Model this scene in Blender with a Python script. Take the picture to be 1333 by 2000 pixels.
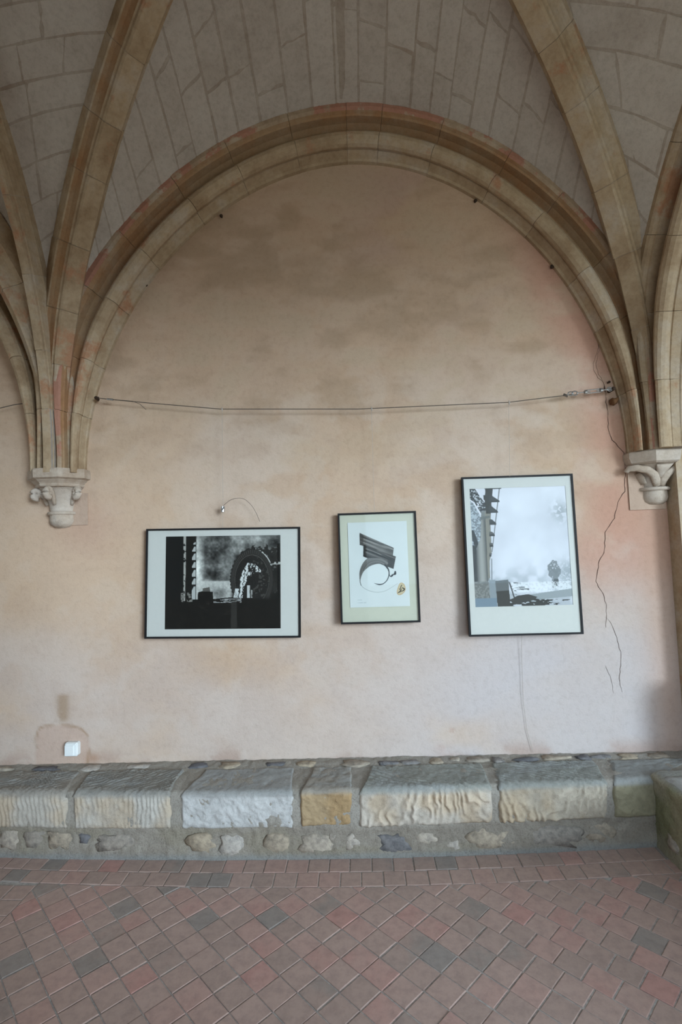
import bpy, math, random
import numpy as np
from mathutils import Vector
random.seed(7)
SC = bpy.context.scene
COL = SC.collection
for o in list(bpy.data.objects): bpy.data.objects.remove(o)

# ------------------------------------------------------------------ camera, sky, exposure
F_PX, PITCH, ROLL, YAW, EYE = 1000.0, .0647, .0338, -.0322, 1.7295
D = 3.324                                     # the back wall stands at y = D
def cam_axes():
    cp, sp, cy, sy = math.cos(PITCH), math.sin(PITCH), math.cos(YAW), math.sin(YAW)
    f = Vector((sy*cp, cy*cp, sp)); r = Vector((cy, -sy, 0)); u = r.cross(f)
    cr, sr = math.cos(ROLL), math.sin(ROLL)
    return cr*r - sr*u, sr*r + cr*u, f
CR, CU, CF = cam_axes()
cam = bpy.data.cameras.new('camera'); cam_o = bpy.data.objects.new('camera', cam); COL.objects.link(cam_o)
cam.sensor_fit = 'VERTICAL'; cam.sensor_height = 36.0; cam.lens = F_PX*36.0/2000.0
cam.clip_start = .02
from mathutils import Matrix
M = Matrix(((CR.x, CU.x, -CF.x, 0), (CR.y, CU.y, -CF.y, 0), (CR.z, CU.z, -CF.z, EYE), (0, 0, 0, 1)))
cam_o.matrix_world = M
SC.camera = cam_o
def project(p):
    d = Vector(p) - Vector((0, 0, EYE)); z = d.dot(CF)
    if z < .05: return None
    return 666.5 + F_PX*d.dot(CR)/z, 1000 - F_PX*d.dot(CU)/z
def in_view(p, m=25):
    q = project(p)
    return q is not None and -m < q[0] < 1333+m and -m < q[1] < 2000+m

world = bpy.data.worlds.new('sky'); SC.world = world; world.use_nodes = True
bg = world.node_tree.nodes['Background']
bg.inputs[0].default_value = (.68, .85, 1.0, 1); bg.inputs[1].default_value = 2.5
SC.view_settings.view_transform = 'Standard'; SC.view_settings.look = 'None'
SC.view_settings.gamma = 1; SC.view_settings.use_curve_mapping = False
SC.view_settings.exposure = 0.49
sun = bpy.data.lights.new('hazy_low_sun', 'SUN'); sun.energy = 2.15; sun.color = (.72, .87, 1.0); sun.angle = math.radians(21)
sun_o = bpy.data.objects.new('hazy_low_sun', sun); COL.objects.link(sun_o)
sun_o.rotation_euler = Vector((-.62, .78, -.17)).to_track_quat('-Z', 'Y').to_euler()
SC.cycles.max_bounces = 10; SC.cycles.diffuse_bounces = 6

# openings of the arcade behind the camera (x0, x1, z0, z1) and of the right wall (y0, y1, z0, z1)
ARC_Y0, ARC_Y1 = -.62, -.17
OPEN_FRONT = [(-5.8, -3.6, .6, 3.4), (.1, 5.6, .40, 3.6)]
OPEN_RIGHT = (ARC_Y1, 3.20, .0, 3.7)
def portal(loc, rot, sx, sy):
    l = bpy.data.lights.new('daylight_portal', 'AREA'); l.shape = 'RECTANGLE'; l.size = sx; l.size_y = sy
    l.cycles.is_portal = True
    o = bpy.data.objects.new('daylight_portal', l); COL.objects.link(o); o.location = loc; o.rotation_euler = rot
for x0, x1, z0, z1 in OPEN_FRONT:
    portal(((x0+x1)/2, ARC_Y0-.02, (z0+z1)/2), (math.radians(90), 0, 0), x1-x0, z1-z0)

# ------------------------------------------------------------------ helpers
def lerp(a, b, t): return a + (b-a)*t
def sstep(a, b, x): t = np.clip((x-a)/(b-a), 0, 1); return t*t*(3-2*t)
_rng = np.random.RandomState(3); _LAT = _rng.rand(8, 256, 256)
def vnoise(x, y, k=0):
    x = np.asarray(x, float); y = np.asarray(y, float)
    xi = np.floor(x).astype(int); yi = np.floor(y).astype(int); fx = x-xi; fy = y-yi
    fx = fx*fx*(3-2*fx); fy = fy*fy*(3-2*fy); L = _LAT[k % 8]
    a = L[xi & 255, yi & 255]; b = L[(xi+1) & 255, yi & 255]; c = L[xi & 255, (yi+1) & 255]; d = L[(xi+1) & 255, (yi+1) & 255]
    return (a*(1-fx)+b*fx)*(1-fy)+(c*(1-fx)+d*fx)*fy
def fbm(x, y, k=0, n=4):
    s = 0; a = .5; t = 0
    for i in range(n):
        s = s + a*vnoise(np.asarray(x)*2**i+17.3*i, np.asarray(y)*2**i+9.1*i, k+i); t += a; a *= .5
    return s/t
def s2l(c):
    c = np.asarray(c, float)/255.0
    return np.where(c <= .04045, c/12.92, ((c+.055)/1.055)**2.4)
def mesh(name, verts, faces, smooth=False, col=None):
    me = bpy.data.meshes.new(name); me.from_pydata([tuple(v) for v in verts], [], [tuple(f) for f in faces])
    if smooth: me.polygons.foreach_set('use_smooth', [True]*len(me.polygons))
    if col is not None:
        at = me.color_attributes.new('tint', 'FLOAT_COLOR', 'POINT')
        c = np.ones((len(me.vertices), 4), np.float32); c[:, :3] = col
        at.data.foreach_set('color', c.ravel())
    me.update(); return me
def grid_mesh(name, P, col=None, smooth=True, flip=False):
    """P: (n, m, 3) array of points"""
    n, m = P.shape[:2]; me = bpy.data.meshes.new(name)
    idx = np.arange(n*m).reshape(n, m)
    q = np.stack([idx[:-1, :-1], idx[1:, :-1], idx[1:, 1:], idx[:-1, 1:]], -1).reshape(-1, 4)
    if flip: q = q[:, ::-1]
    me.vertices.add(n*m); me.vertices.foreach_set('co', P.astype(np.float32).ravel())
    me.loops.add(len(q)*4); me.loops.foreach_set('vertex_index', q.astype(np.int32).ravel())
    me.polygons.add(len(q)); me.polygons.foreach_set('loop_start', np.arange(0, len(q)*4, 4, dtype=np.int32))
    me.polygons.foreach_set('loop_total', np.full(len(q), 4, np.int32))
    me.polygons.foreach_set('use_smooth', np.full(len(q), smooth))
    if col is not None:
        at = me.color_attributes.new('tint', 'FLOAT_COLOR', 'POINT')
        c = np.ones((n*m, 4), np.float32); c[:, :3] = col.reshape(-1, 3); at.data.foreach_set('color', c.ravel())
    me.update(); me.validate(); return me
def link(name, me, m, parent=None):
    o = bpy.data.objects.new(name, me); COL.objects.link(o)
    if me is not None and m is not None:
        if not me.materials: me.materials.append(m)
    if parent is not None: o.parent = parent
    return o
def empty(name, loc, label, cat, rot=(0, 0, 0), group=None):
    o = bpy.data.objects.new(name, None); COL.objects.link(o); o.location = loc; o.rotation_euler = rot
    o.empty_display_size = .1; tag(o, label, cat, group); return o
def tag(o, label, cat=None, group=None):
    o['label'] = label
    if cat: o['category'] = cat
    if group: o['group'] = group
    return o
def structure(o, label=None):
    o['kind'] = 'structure'
    if label: o['label'] = label
    return o
class MB:
    def __init__(s): s.v = []; s.f = []
    def add(s, v, f):
        b = len(s.v); s.v += [tuple(p) for p in v]; s.f += [tuple(i+b for i in q) for q in f]; return s
    def box(s, x0, x1, y0, y1, z0, z1):
        return s.add([(x, y, z) for x in (x0, x1) for y in (y0, y1) for z in (z0, z1)],
            [(0, 1, 3, 2), (4, 6, 7, 5), (0, 4, 5, 1), (2, 3, 7, 6), (0, 2, 6, 4), (1, 5, 7, 3)])
    def build(s, name, m, parent=None, smooth=False): return link(name, mesh(name, s.v, s.f, smooth), m, parent)
def tube(mb, pts, r, n=8, closed=False):
    pts = [Vector(p) for p in pts]; rings = []; N = len(pts)
    up = Vector((0, 0, 1))
    for i, p in enumerate(pts):
        if closed: t = pts[(i+1) % N]-pts[i-1]
        else: t = pts[min(i+1, N-1)]-pts[max(i-1, 0)]
        t.normalize(); a = t.cross(up)
        if a.length < .05: a = t.cross(Vector((0, 1, 0)))
        a.normalize(); b = a.cross(t); rr = r[i] if isinstance(r, (list, tuple)) else r
        rings.append([p+rr*(math.cos(2*math.pi*k/n)*a+math.sin(2*math.pi*k/n)*b) for k in range(n)])
    v = [q for g in rings for q in g]; f = []
    for i in range(N if closed else N-1):
        j = (i+1) % N
        for k in range(n): f.append((i*n+k, i*n+(k+1) % n, j*n+(k+1) % n, j*n+k))
    if not closed: f.append(tuple(range(n-1, -1, -1))); f.append(tuple((N-1)*n+k for k in range(n)))
    return mb.add(v, f)

# ------------------------------------------------------------------ materials
def mat(name): m = bpy.data.materials.new(name); m.use_nodes = True; nt = m.node_tree; nt.nodes.clear(); return m, nt
def nd(nt, t, **kw):
    n = nt.nodes.new(t)
    for k, v in kw.items():
        if k in ('operation', 'blend_type', 'data_type', 'attribute_name', 'feature', 'noise_dimensions', 'distance', 'bands_direction'): setattr(n, k, v)
        else: n.inputs[k].default_value = v
    return n
def ramp(nt, src, stops):
    r = nt.nodes.new('ShaderNodeValToRGB'); e = r.color_ramp.elements
    while len(e) < len(stops): e.new(.5)
    for i, (p, c) in enumerate(stops): e[i].position = p; e[i].color = (*c, 1) if len(c) == 3 else c
    nt.links.new(src, r.inputs[0]); return r.outputs[0]
def mixc(nt, a, b, fac, blend='MIX'):
    n = nt.nodes.new('ShaderNodeMix'); n.data_type = 'RGBA'; n.blend_type = blend
    for s, v in ((0, fac), (6, a), (7, b)):
        if isinstance(v, bpy.types.NodeSocket): nt.links.new(v, n.inputs[s])
        else: n.inputs[s].default_value = v if s == 0 else (*v, 1)
    return n.outputs[2]
def coords(nt): return nt.nodes.new('ShaderNodeNewGeometry').outputs['Position']
def noise(nt, vec, scale, detail=5, rough=.6, stretch=None):
    if stretch:
        mp = nt.nodes.new('ShaderNodeMapping'); mp.inputs['Scale'].default_value = stretch; nt.links.new(vec, mp.inputs[0]); vec = mp.outputs[0]
    n = nd(nt, 'ShaderNodeTexNoise', Scale=scale, Detail=detail, Roughness=rough); nt.links.new(vec, n.inputs['Vector']); return n.outputs['Fac']
def finish(nt, color, rough=.9, bump=None, dist=.004, strength=.6, spec=.25, metallic=0):
    p = nd(nt, 'ShaderNodeBsdfPrincipled', Roughness=rough, Metallic=metallic); p.inputs['Specular IOR Level'].default_value = spec
    if isinstance(color, bpy.types.NodeSocket): nt.links.new(color, p.inputs['Base Color'])
    else: p.inputs['Base Color'].default_value = (*color, 1)
    if bump is not None:
        b = nd(nt, 'ShaderNodeBump', Distance=dist, Strength=strength); nt.links.new(bump, b.inputs['Height']); nt.links.new(b.outputs[0], p.inputs['Normal'])
    out = nt.nodes.new('ShaderNodeOutputMaterial'); nt.links.new(p.outputs[0], out.inputs[0])
def objrand(nt): return nt.nodes.new('ShaderNodeObjectInfo').outputs['Random']
def attr(nt): n = nt.nodes.new('ShaderNodeAttribute'); n.attribute_name = 'tint'; return n.outputs['Color']
def mul(nt, a, k, add=0):
    n = nt.nodes.new('ShaderNodeMath'); n.operation = 'MULTIPLY_ADD'; nt.links.new(a, n.inputs[0])
    n.inputs[1].default_value = k; n.inputs[2].default_value = add; return n.outputs[0]
def madd(nt, a, b):
    n = nt.nodes.new('ShaderNodeMath'); n.operation = 'ADD'; nt.links.new(a, n.inputs[0]); nt.links.new(b, n.inputs[1]); return n.outputs[0]

def make_plaster(name, use_attr=True, base=(.52, .40, .32)):
    m, nt = mat(name); g = coords(nt)
    n1 = noise(nt, g, 3.2, 6, .62); n2 = noise(nt, g, 28, 5, .7); n3 = noise(nt, g, 140, 3, .6)
    c = attr(nt) if use_attr else ramp(nt, n1, [(.3, tuple(k*.88 for k in base)), (.7, base)])
    c = mixc(nt, c, (1, 1, 1), 0.0)
    c = mixc(nt, c, ramp(nt, n2, [(.32, (.84, .82, .80)), (.52, (1, 1, 1)), (.75, (1.0, .99, .98))]), .5, 'MULTIPLY')
    c = mixc(nt, c, ramp(nt, n3, [(.30, (.82, .80, .78)), (.45, (1, 1, 1))]), .2, 'MULTIPLY')
    h = madd(nt, mul(nt, n2, 1.0), mul(nt, n3, .35))
    finish(nt, c, .93, h, .006, .55, .15); return m
PATCH = make_plaster('patched_plaster', False, (.50, .365, .275)); PLASTER = make_plaster('limewash_plaster'); PLAIN = make_plaster('plain_plaster', False, (.60, .50, .42))

def make_limestone(name, cols, patch, patch_pos=(.60, .66), pamt=.8, tone=.22):
    m, nt = mat(name); g = coords(nt)
    n1 = noise(nt, g, 5.5, 6, .65); n2 = noise(nt, g, 40, 5, .7); n3 = noise(nt, g, 3.0, 7, .7, (1, 1, 1)); n4 = noise(nt, g, 180, 2, .5)
    c = ramp(nt, madd(nt, mul(nt, n1, .8), mul(nt, objrand(nt), .16, .02)), [(.32, cols[0]), (.5, cols[1]), (.70, cols[2])])
    pf = ramp(nt, n3, [(patch_pos[0], (0, 0, 0)), (patch_pos[1], (pamt, pamt, pamt))])
    c = mixc(nt, c, patch, pf)
    c = mixc(nt, c, ramp(nt, n2, [(.3, (.74, .72, .70)), (.55, (1, 1, 1))]), .6, 'MULTIPLY')
    finish(nt, c, .92, madd(nt, n2, mul(nt, n4, .5)), .006, .5, .15); return m
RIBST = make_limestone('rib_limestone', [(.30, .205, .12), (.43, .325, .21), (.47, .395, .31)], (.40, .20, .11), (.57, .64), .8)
WEBST = make_limestone('vault_whitewash', [(.43, .375, .32), (.50, .445, .385), (.54, .49, .43)], (.36, .29, .22), (.62, .78), .5)
RIBOCHRE = make_limestone('ochre_painted_hollow', [(.34, .22, .12), (.38, .255, .15), (.42, .32, .22)], (.36, .18, .08), (.44, .62), .75)
RIBRED = make_limestone('flaking_red_paint', [(.31, .215, .14), (.42, .32, .22), (.46, .39, .31)], (.40, .175, .12), (.49, .53), .8)
CORBST = make_limestone('corbel_limestone', [(.40, .31, .23), (.50, .42, .34), (.56, .49, .42)], (.30, .26, .22), (.60, .70), .6)
JOINT = make_limestone('lime_mortar', [(.36, .30, .24), (.42, .36, .30), (.47, .42, .36)], (.33, .24, .17), (.6, .7), .5)
WEBJ = make_limestone('vault_joint_mortar', [(.33, .275, .22), (.39, .33, .27), (.46, .40, .335)], (.32, .23, .165), (.55, .7), .5)

def make_tint(name, rough=.9, fine=60, amount=.7, dist=.004, strength=.7):
    m, nt = mat(name); g = coords(nt); n2 = noise(nt, g, fine, 6, .75); n3 = noise(nt, g, fine*3.5, 3, .6)
    c = mixc(nt, attr(nt), ramp(nt, n2, [(.28, (.62, .61, .60)), (.5, (1, 1, 1)), (.75, (1.12, 1.11, 1.10))]), amount, 'MULTIPLY')
    finish(nt, c, rough, madd(nt, n2, mul(nt, n3, .5)), dist, strength, .2); return m
BLOCKST = make_tint('tooled_sandstone', .88, 45, .6, .006, .7)
MORTAR = make_tint('grey_bedding_mortar', .95, 95, 1.0, .010, 1.0)
def make_rubble():
    m, nt = mat('rubble_stone'); g = coords(nt); n = noise(nt, g, 30, 6, .7); r = objrand(nt)
    base = ramp(nt, r, [(0, (.13, .13, .14)), (.35, (.24, .23, .22)), (.6, (.36, .30, .22)), (1, (.42, .39, .35))])
    c = mixc(nt, base, ramp(nt, n, [(.3, (.45, .45, .47)), (.6, (1.2, 1.18, 1.15))]), .8, 'MULTIPLY')
    finish(nt, c, .85, n, .008, .8, .3); return m
RUBBLE = make_rubble()
def make_tile():
    m, nt = mat('worn_terracotta'); g = coords(nt); r = objrand(nt)
    n = noise(nt, g, 22, 6, .7); n2 = noise(nt, g, 6, 4, .6); n3 = noise(nt, g, 120, 3, .6)
    base = ramp(nt, madd(nt, mul(nt, r, 1.0), mul(nt, n2, .30, -.15)), [(.0, (.315, .275, .250)), (.05, (.33, .28, .25)), (.12, (.405, .300, .258)),
        (.45, (.445, .322, .276)), (.7, (.460, .330, .284)), (.9, (.480, .316, .272)), (1, (.495, .285, .248))])
    c = mixc(nt, base, ramp(nt, n, [(.3, (.74, .74, .76)), (.55, (1, 1, 1)), (.8, (1.08, 1.10, 1.12))]), .8, 'MULTIPLY')
    finish(nt, c, .62, madd(nt, n, mul(nt, n3, .4)), .003, .5, .35); return m
TILE = make_tile()
def make_simple(name, c, rough, spec=.3, metallic=0, var=.15, scale=40):
    m, nt = mat(name); n = noise(nt, coords(nt), scale, 4, .6)
    col = mixc(nt, c, ramp(nt, n, [(.3, (1-var,)*3), (.7, (1, 1, 1))]), 1.0, 'MULTIPLY')
    finish(nt, col, rough, None, spec=spec, metallic=metallic); return m
GROUT = make_simple('floor_grout', (.52, .49, .46), .95, .1, 0, .45, 60)
BLACK = make_simple('black_frame_metal', (.010, .010, .011), .55, .2)
MAT_W = make_simple('mat_board', (.545, .525, .505), .9, .1, 0, .03)
MAT_G = make_simple('celadon_mat_board', (.50, .485, .405), .9, .1, 0, .03)
BOARD = make_simple('backing_board', (.30, .22, .15), .9, .1)
STEEL = make_simple('galvanised_steel', (.42, .42, .41), .38, .5, .9, .3, 200)
CABLE = make_simple('steel_cable', (.12, .10, .085), .55, .4, .4, .2, 200)
NYLON = make_simple('nylon_line', (.42, .37, .32), .5, .4)
IRON = make_simple('rusty_iron', (.07, .045, .03), .8, .3, .3, .4, 150)
RUST = make_simple('rust_stub', (.20, .10, .045), .9, .2, 0, .4, 150)
WHITE = make_simple('white_plastic', (.74, .77, .76), .4, .5, 0, .03)
DARKC = make_simple('crack_shadow_gap', (.10, .06, .045), 1.0, 0, 0, .3, 90)
GROUND = make_simple('gravel_ground', (.66, .58, .47), .95, .1, 0, .2, 20)
def make_print():
    m, nt = mat('photographic_print'); finish(nt, attr(nt), .55, None, spec=.25); return m
PRINT = make_print()
def make_glass():
    m, nt = mat('picture_glass'); fr = nd(nt, 'ShaderNodeFresnel', IOR=1.22)
    t = nd(nt, 'ShaderNodeBsdfTransparent', Color=(.97, .985, .975, 1)); g = nd(nt, 'ShaderNodeBsdfGlossy', Roughness=.02, Color=(1, 1, 1, 1))
    mx = nt.nodes.new('ShaderNodeMixShader'); out = nt.nodes.new('ShaderNodeOutputMaterial')
    nt.links.new(fr.outputs[0], mx.inputs[0]); nt.links.new(t.outputs[0], mx.inputs[1]); nt.links.new(g.outputs[0], mx.inputs[2]); nt.links.new(mx.outputs[0], out.inputs[0])
    return m
GLASS = make_glass()

# ------------------------------------------------------------------ the back wall
def wall_y(x, z):
    return D + .010*(fbm(np.asarray(x)*1.1+5, np.asarray(z)*1.1, 2, 3)-.5) + .004*(fbm(np.asarray(x)*6, np.asarray(z)*7+3, 4, 3)-.5)
def wall_colour(X, Z):
    L = lambda c: np.array(c, float)
    def mx(c, b, f): return c + (L(b)-c)*f[..., None]
    base = np.ones(X.shape+(3,))*L((.53, .392, .283))
    n1 = fbm(X*1.3+3, Z*1.8+1, 1, 5); n2 = fbm(X*3.1+8, Z*4.2+2, 3, 5); n3 = .55*fbm(X*1.5+.4*fbm(X*4, Z*4, 0, 3), Z*3.4+7, 5, 6)+.45*fbm(X*4.2+1.1*fbm(X*5, Z*5, 1, 3), Z*9.5+3+.8*fbm(X*3, Z*2, 2, 3), 2, 5); n4 = fbm(X*9, Z*10, 6, 4)
    c = base
    c = mx(c, (.555, .445, .36), sstep(.46, .66, n1)*.8)                       # pale worn limewash
    c = mx(c, (.49, .345, .235), sstep(.50, .66, n2)*.60)
    n5 = fbm(X*7+2*n1, Z*8+4, 0, 5); c = mx(c, (.555, .45, .36), sstep(.54, .68, n5)*.45); c = mx(c, (.45, .33, .245), sstep(.54, .68, 1-n5)*.35)                      # ochre clouds
    low = 1-sstep(.7, 1.9, Z); right = sstep(-.4, 1.0, X)
    c = mx(c, (.50, .445, .425), low*(.45+.55*right)*sstep(.25, .55, n1)*.95)
    c = mx(c, (.47, .435, .43), low*sstep(.2, 1.3, X)*.8)  # cool daylight low on the right, put into the lilac tint
    c = mx(c, (.60, .44, .31), (1-sstep(-1.9, -.6, X))*(1-low)*.5)      # warm bounce light on the left, put into the beige
    lun = sstep(2.45, 3.1, Z)
    c = mx(c, (.53, .37, .255), lun*.6)                                      # brown lunette, with warm bounce light put into its tint
    c = mx(c, (.36, .255, .165), sstep(1.9, 2.9, Z)*sstep(.46, .68, n3)*.52)     # sooty streaks
    c = mx(c, (.49, .375, .262), sstep(1.9, 2.7, Z)*sstep(.50, .62, 1-n3)*.55)     # washed bands between
    c = mx(c, (.45, .30, .245), sstep(3.0, 3.6, Z)*sstep(.45, .62, n1)*sstep(-.2, .5, X)*.55)
    R = np.hypot(X-.0, Z-2.35)                                              # red limewash left along the right arch
    c = mx(c, (.47, .255, .185), sstep(1.35, 1.68, R)*sstep(.9, 1.35, X)*sstep(1.2, 1.7, Z)*sstep(.30, .55, n2)*.75)
    c = mx(c, (.46, .27, .19), np.exp(-((X-1.70)/.16)**2-((Z-2.35)/.42)**2)*.75)
    c = mx(c, (.46, .30, .22), np.exp(-((X+1.80)/.22)**2-((Z-1.92)/.20)**2)*.65)
    c = mx(c, (.44, .28, .20), np.exp(-((X-1.90)/.13)**2)*(1-sstep(2.0, 2.6, Z))*.6)  # reddish brown strip with the right corner's shade painted in
    # patched plaster round the switch
    qx = np.maximum(np.abs(X+1.955)-.095, 0); qz = np.maximum(Z-.555, 0); q = np.hypot(qx, qz)-.072
    wob = .07*(n2-.5)+.05*(n4-.5)
    inside = 1-sstep(-.012, .012, q+wob)
    c = mx(c, (.475, .345, .275), inside*.75)
    rim = np.exp(-((q+wob-.004)/.009)**2)*sstep(.42, .60, n4)
    c = mx(c, (.33, .22, .14), rim*.8)
    s = np.exp(-((X+1.95+.03*(n2-.5))/.042)**2)*sstep(.63, .68, Z)*(1-sstep(.81, .84, Z))
    c = mx(c, (.32, .22, .14), np.clip(s*1.2, 0, 1)*sstep(.32, .5, n4)*.75)
    s = np.exp(-((X+1.75)/.05)**2-((Z-.42)/.035)**2)
    c = mx(c, (.34, .19, .12), s*.7)
    # damp scabs at the foot of the wall
    s = np.exp(-((X-.56)/.10)**2-((Z-.50)/.11)**2)
    c = mx(c, (.40, .24, .18), s*sstep(.48, .60, n4)*.8)
    s = (1-sstep(.40, .50, Z))*sstep(.48, .62, n2); c = mx(c, (.37, .26, .21), s*.6)
    return c
xs = np.linspace(-2.7, 1.985, 340); zs = np.linspace(.22, 4.75, 330)
X, Z = np.meshgrid(xs, zs, indexing='ij')
P = np.stack([X, wall_y(X, Z), Z], -1)
wall = link('wall_back', grid_mesh('wall_back', P, wall_colour(X, Z), True, True), PLASTER); structure(wall, 'pink and beige limewashed plaster back wall')
# the same wall carried on beyond the bay
w2 = MB().box(-6, -2.7, D, D+.4, 0, 5.6).box(-2.7, 1.99, D+.05, D+.4, 0, 5.6).box(1.99, 6, D, D+.4, 0, 5.6)
structure(w2.build('wall_beyond', PLAIN), 'plain plaster wall carrying on along the gallery')

def crack(pts, w0=.0028):
    P = []
    for i in range(len(pts)-1):
        a, b = pts[i], pts[i+1]; L = math.hypot(b[0]-a[0], b[1]-a[1]); n = max(2, int(L/.018))
        for k in range(n):
            t = k/n; P.append((lerp(a[0], b[0], t)+random.uniform(-.004, .004), lerp(a[1], b[1], t)))
    P.append(pts[-1]); v = []; f = []; N = len(P)
    for i, (x, z) in enumerate(P):
        a = P[max(i-1, 0)]; b = P[min(i+1, N-1)]; dx, dz = b[0]-a[0], b[1]-a[1]; l = math.hypot(dx, dz) or 1
        w = w0*(.35+.65*min(1, 5*i/N, 5*(N-1-i)/N+.1))*random.uniform(.55, 1.25)
        nx, nz = -dz/l*w/2, dx/l*w/2; y = float(wall_y(x, z))
        for sgn in (-1, 1): v.append((x+sgn*nx, y-.0012, z+sgn*nz))
        v.append((x, y-.0004, z))
    for i in range(N-1):
        a = i*3; b = a+3; f += [(a, a+2, b+2, b), (a+2, a+1, b+1, b+2)]
    return link('crack', mesh('crack', v, f), DARKC, wall)
CR1 = [(1.434, 3.379), (1.51, 3.271), (1.558, 3.147), (1.598, 3.042), (1.616, 2.962), (1.597, 2.922), (1.573, 2.855), (1.567, 2.814), (1.593, 2.759), (1.624, 2.73), (1.634, 2.693), (1.636, 2.615), (1.641, 2.497), (1.639, 2.413), (1.66, 2.345), (1.693, 2.304), (1.726, 2.262), (1.726, 2.176), (1.722, 2.11), (1.712, 2.011), (1.669, 1.947), (1.648, 1.882), (1.639, 1.843), (1.601, 1.798), (1.572, 1.754), (1.568, 1.688), (1.554, 1.624), (1.525, 1.576), (1.51, 1.496), (1.498, 1.447), (1.511, 1.415), (1.54, 1.366), (1.549, 1.301), (1.551, 1.237), (1.539, 1.157)]
crack(CR1[:6], .0045); crack(CR1[5:], .0036)
crack([(1.543, 1.221), (1.581, 1.166), (1.599, 1.108), (1.611, 1.05), (1.622, .98), (1.612, .917), (1.6, .839), (1.613, .754)], .0026)
crack([(1.52, .92), (1.545, .85), (1.56, .75)], .0018)
crack([(1.616, 2.96), (1.60, 2.90), (1.585, 2.83), (1.60, 2.78), (1.63, 2.72)], .0018)
crack([(1.632, 2.71), (1.634, 2.66)], .009)

# ------------------------------------------------------------------ other walls, ground
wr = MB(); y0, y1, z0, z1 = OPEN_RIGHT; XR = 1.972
wr.box(XR, XR+.30, y1, D+.05, 0, 5.6).box(XR+.002, XR+.30, 3.0, y1+.01, 0, .84).box(XR, XR+.30, y0, y1, z1, 5.6)  # low box by the jamb: unseen, added to widen the corner's shadow
wright = structure(wr.build('wall_right', RIBST), 'stone side wall with a wide opening beside the bench')  # tan rib stone puts the jamb's shade into its colour
wf = MB(); xx = -6.0
for x0, x1, z0, z1 in OPEN_FRONT:
    wf.box(xx, x0, ARC_Y0, ARC_Y1, 0, 5.6).box(x0, x1, ARC_Y0, ARC_Y1, 0, z0).box(x0, x1, ARC_Y0, ARC_Y1, z1, 5.6); xx = x1
wf.box(xx, 6, ARC_Y0, ARC_Y1, 0, 5.6)
structure(wf.build('wall_front', PLAIN), 'arcade wall with openings on the garden side')
structure(MB().box(-6.3, -6, ARC_Y0, D+.4, 0, 5.6).build('wall_left', PLAIN)); structure(MB().box(6, 6.3, ARC_Y0, D+.4, 0, 5.6).build('wall_end', PLAIN))
structure(MB().box(-30, 30, -40, ARC_Y0, -.25, -.05).build('ground', GROUND), 'gravel court outside the arcade')

# ------------------------------------------------------------------ vault: ribs
Z0 = 2.28
class Arc:
    """half arch: springs at (bx, by), runs horizontally along d, rises with a vertical tangent"""
    def __init__(s, bx, by, d, R, w, A, zbot=2.25, z0=Z0, taper=1.0):
        s.taper = taper
        s.b = np.array([bx, by]); s.d = np.array(d, float)/np.hypot(*d); s.R = R; s.w = w; s.A = np.array(A, float); s.zb = zbot; s.z0 = z0
        s.th = math.acos(max(-1, (R-w)/R)); s.leg = z0-zbot; s.L = s.leg+R*s.th
    def frame(s, t):
        if t < s.leg: return np.array([*s.b, s.zb+t]), np.array([-s.d[0], -s.d[1], 0.0])
        a = (t-s.leg)/s.R; h = s.R*(1-math.cos(a))
        return np.array([s.b[0]+s.d[0]*h, s.b[1]+s.d[1]*h, s.z0+s.R*math.sin(a)]), np.array([-s.d[0]*math.cos(a), -s.d[1]*math.cos(a), math.sin(a)])
    taper = 1.0; rbase = .8
    def pt(s, t, p, r):
        c, n = s.frame(t); k = s.taper+(1-s.taper)*float(sstep(.05, 1.1, t)); q = float(sstep(.05, 1.0, t)); return c+s.A*p*k+n*r*(s.rbase+(1-s.rbase)*q)
class EllipseArc(Arc):
    """the same with a nearly elliptical half arch: level at the crown"""
    EXP = 1.9
    def __init__(s, bx, by, d, a, b, A, zbot=2.25, z0=Z0, taper=1.0):
        Arc.__init__(s, bx, by, d, a, a, A, zbot, z0, taper); s.a = a; s.bb = b; s.L = s.leg+1.5708*math.sqrt((a*a+b*b)/2)
    def frame(s, t):
        if t < s.leg: return np.array([*s.b, s.zb+t]), np.array([-s.d[0], -s.d[1], 0.0])
        th = min((t-s.leg)/(s.L-s.leg), 1)*math.pi/2; e = s.EXP; cx = max(math.cos(th), 0)**(2/e); sz = math.sin(th)**(2/e)
        n = np.array([-cx**(e-1)/s.a, sz**(e-1)/s.bb]); n /= np.hypot(*n); h = s.a*(1-cx)
        return np.array([s.b[0]+s.d[0]*h, s.b[1]+s.d[1]*h, s.z0+s.bb*sz]), np.array([s.d[0]*-n[0]*-1, s.d[1]*n[0], n[1]])
def mirror(a, xm):
    if isinstance(a, EllipseArc): return EllipseArc(2*xm-a.b[0], a.b[1], (-a.d[0], a.d[1]), a.a, a.bb, (-a.A[0], a.A[1], a.A[2]), a.zb, a.z0, a.taper)
    return Arc(2*xm-a.b[0], a.b[1], (-a.d[0], a.d[1]), a.R, a.w, (-a.A[0], a.A[1], a.A[2]), a.zb, a.z0, a.taper)
def sweep(arc, t0, t1, prof, n):
    m = len(prof); v = []
    for i in range(n+1):
        t = lerp(t0, t1, i/n)
        for p, r in prof: v.append(arc.pt(t, p, r))
    f = []
    for i in range(n):
        for k in range(m):
            a = i*m+k; b = i*m+(k+1) % m; f.append((a, b, b+m, a+m))
    f.append(tuple(range(m-1, -1, -1))); f.append(tuple(n*m+k for k in range(m)))
    return v, f
def roll(cx, cy, r, a0, a1, n=9): return [(cx+r*math.cos(math.radians(lerp(a0, a1, k/(n-1)))), cy+r*math.sin(math.radians(lerp(a0, a1, k/(n-1))))) for k in range(n)]
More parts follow.
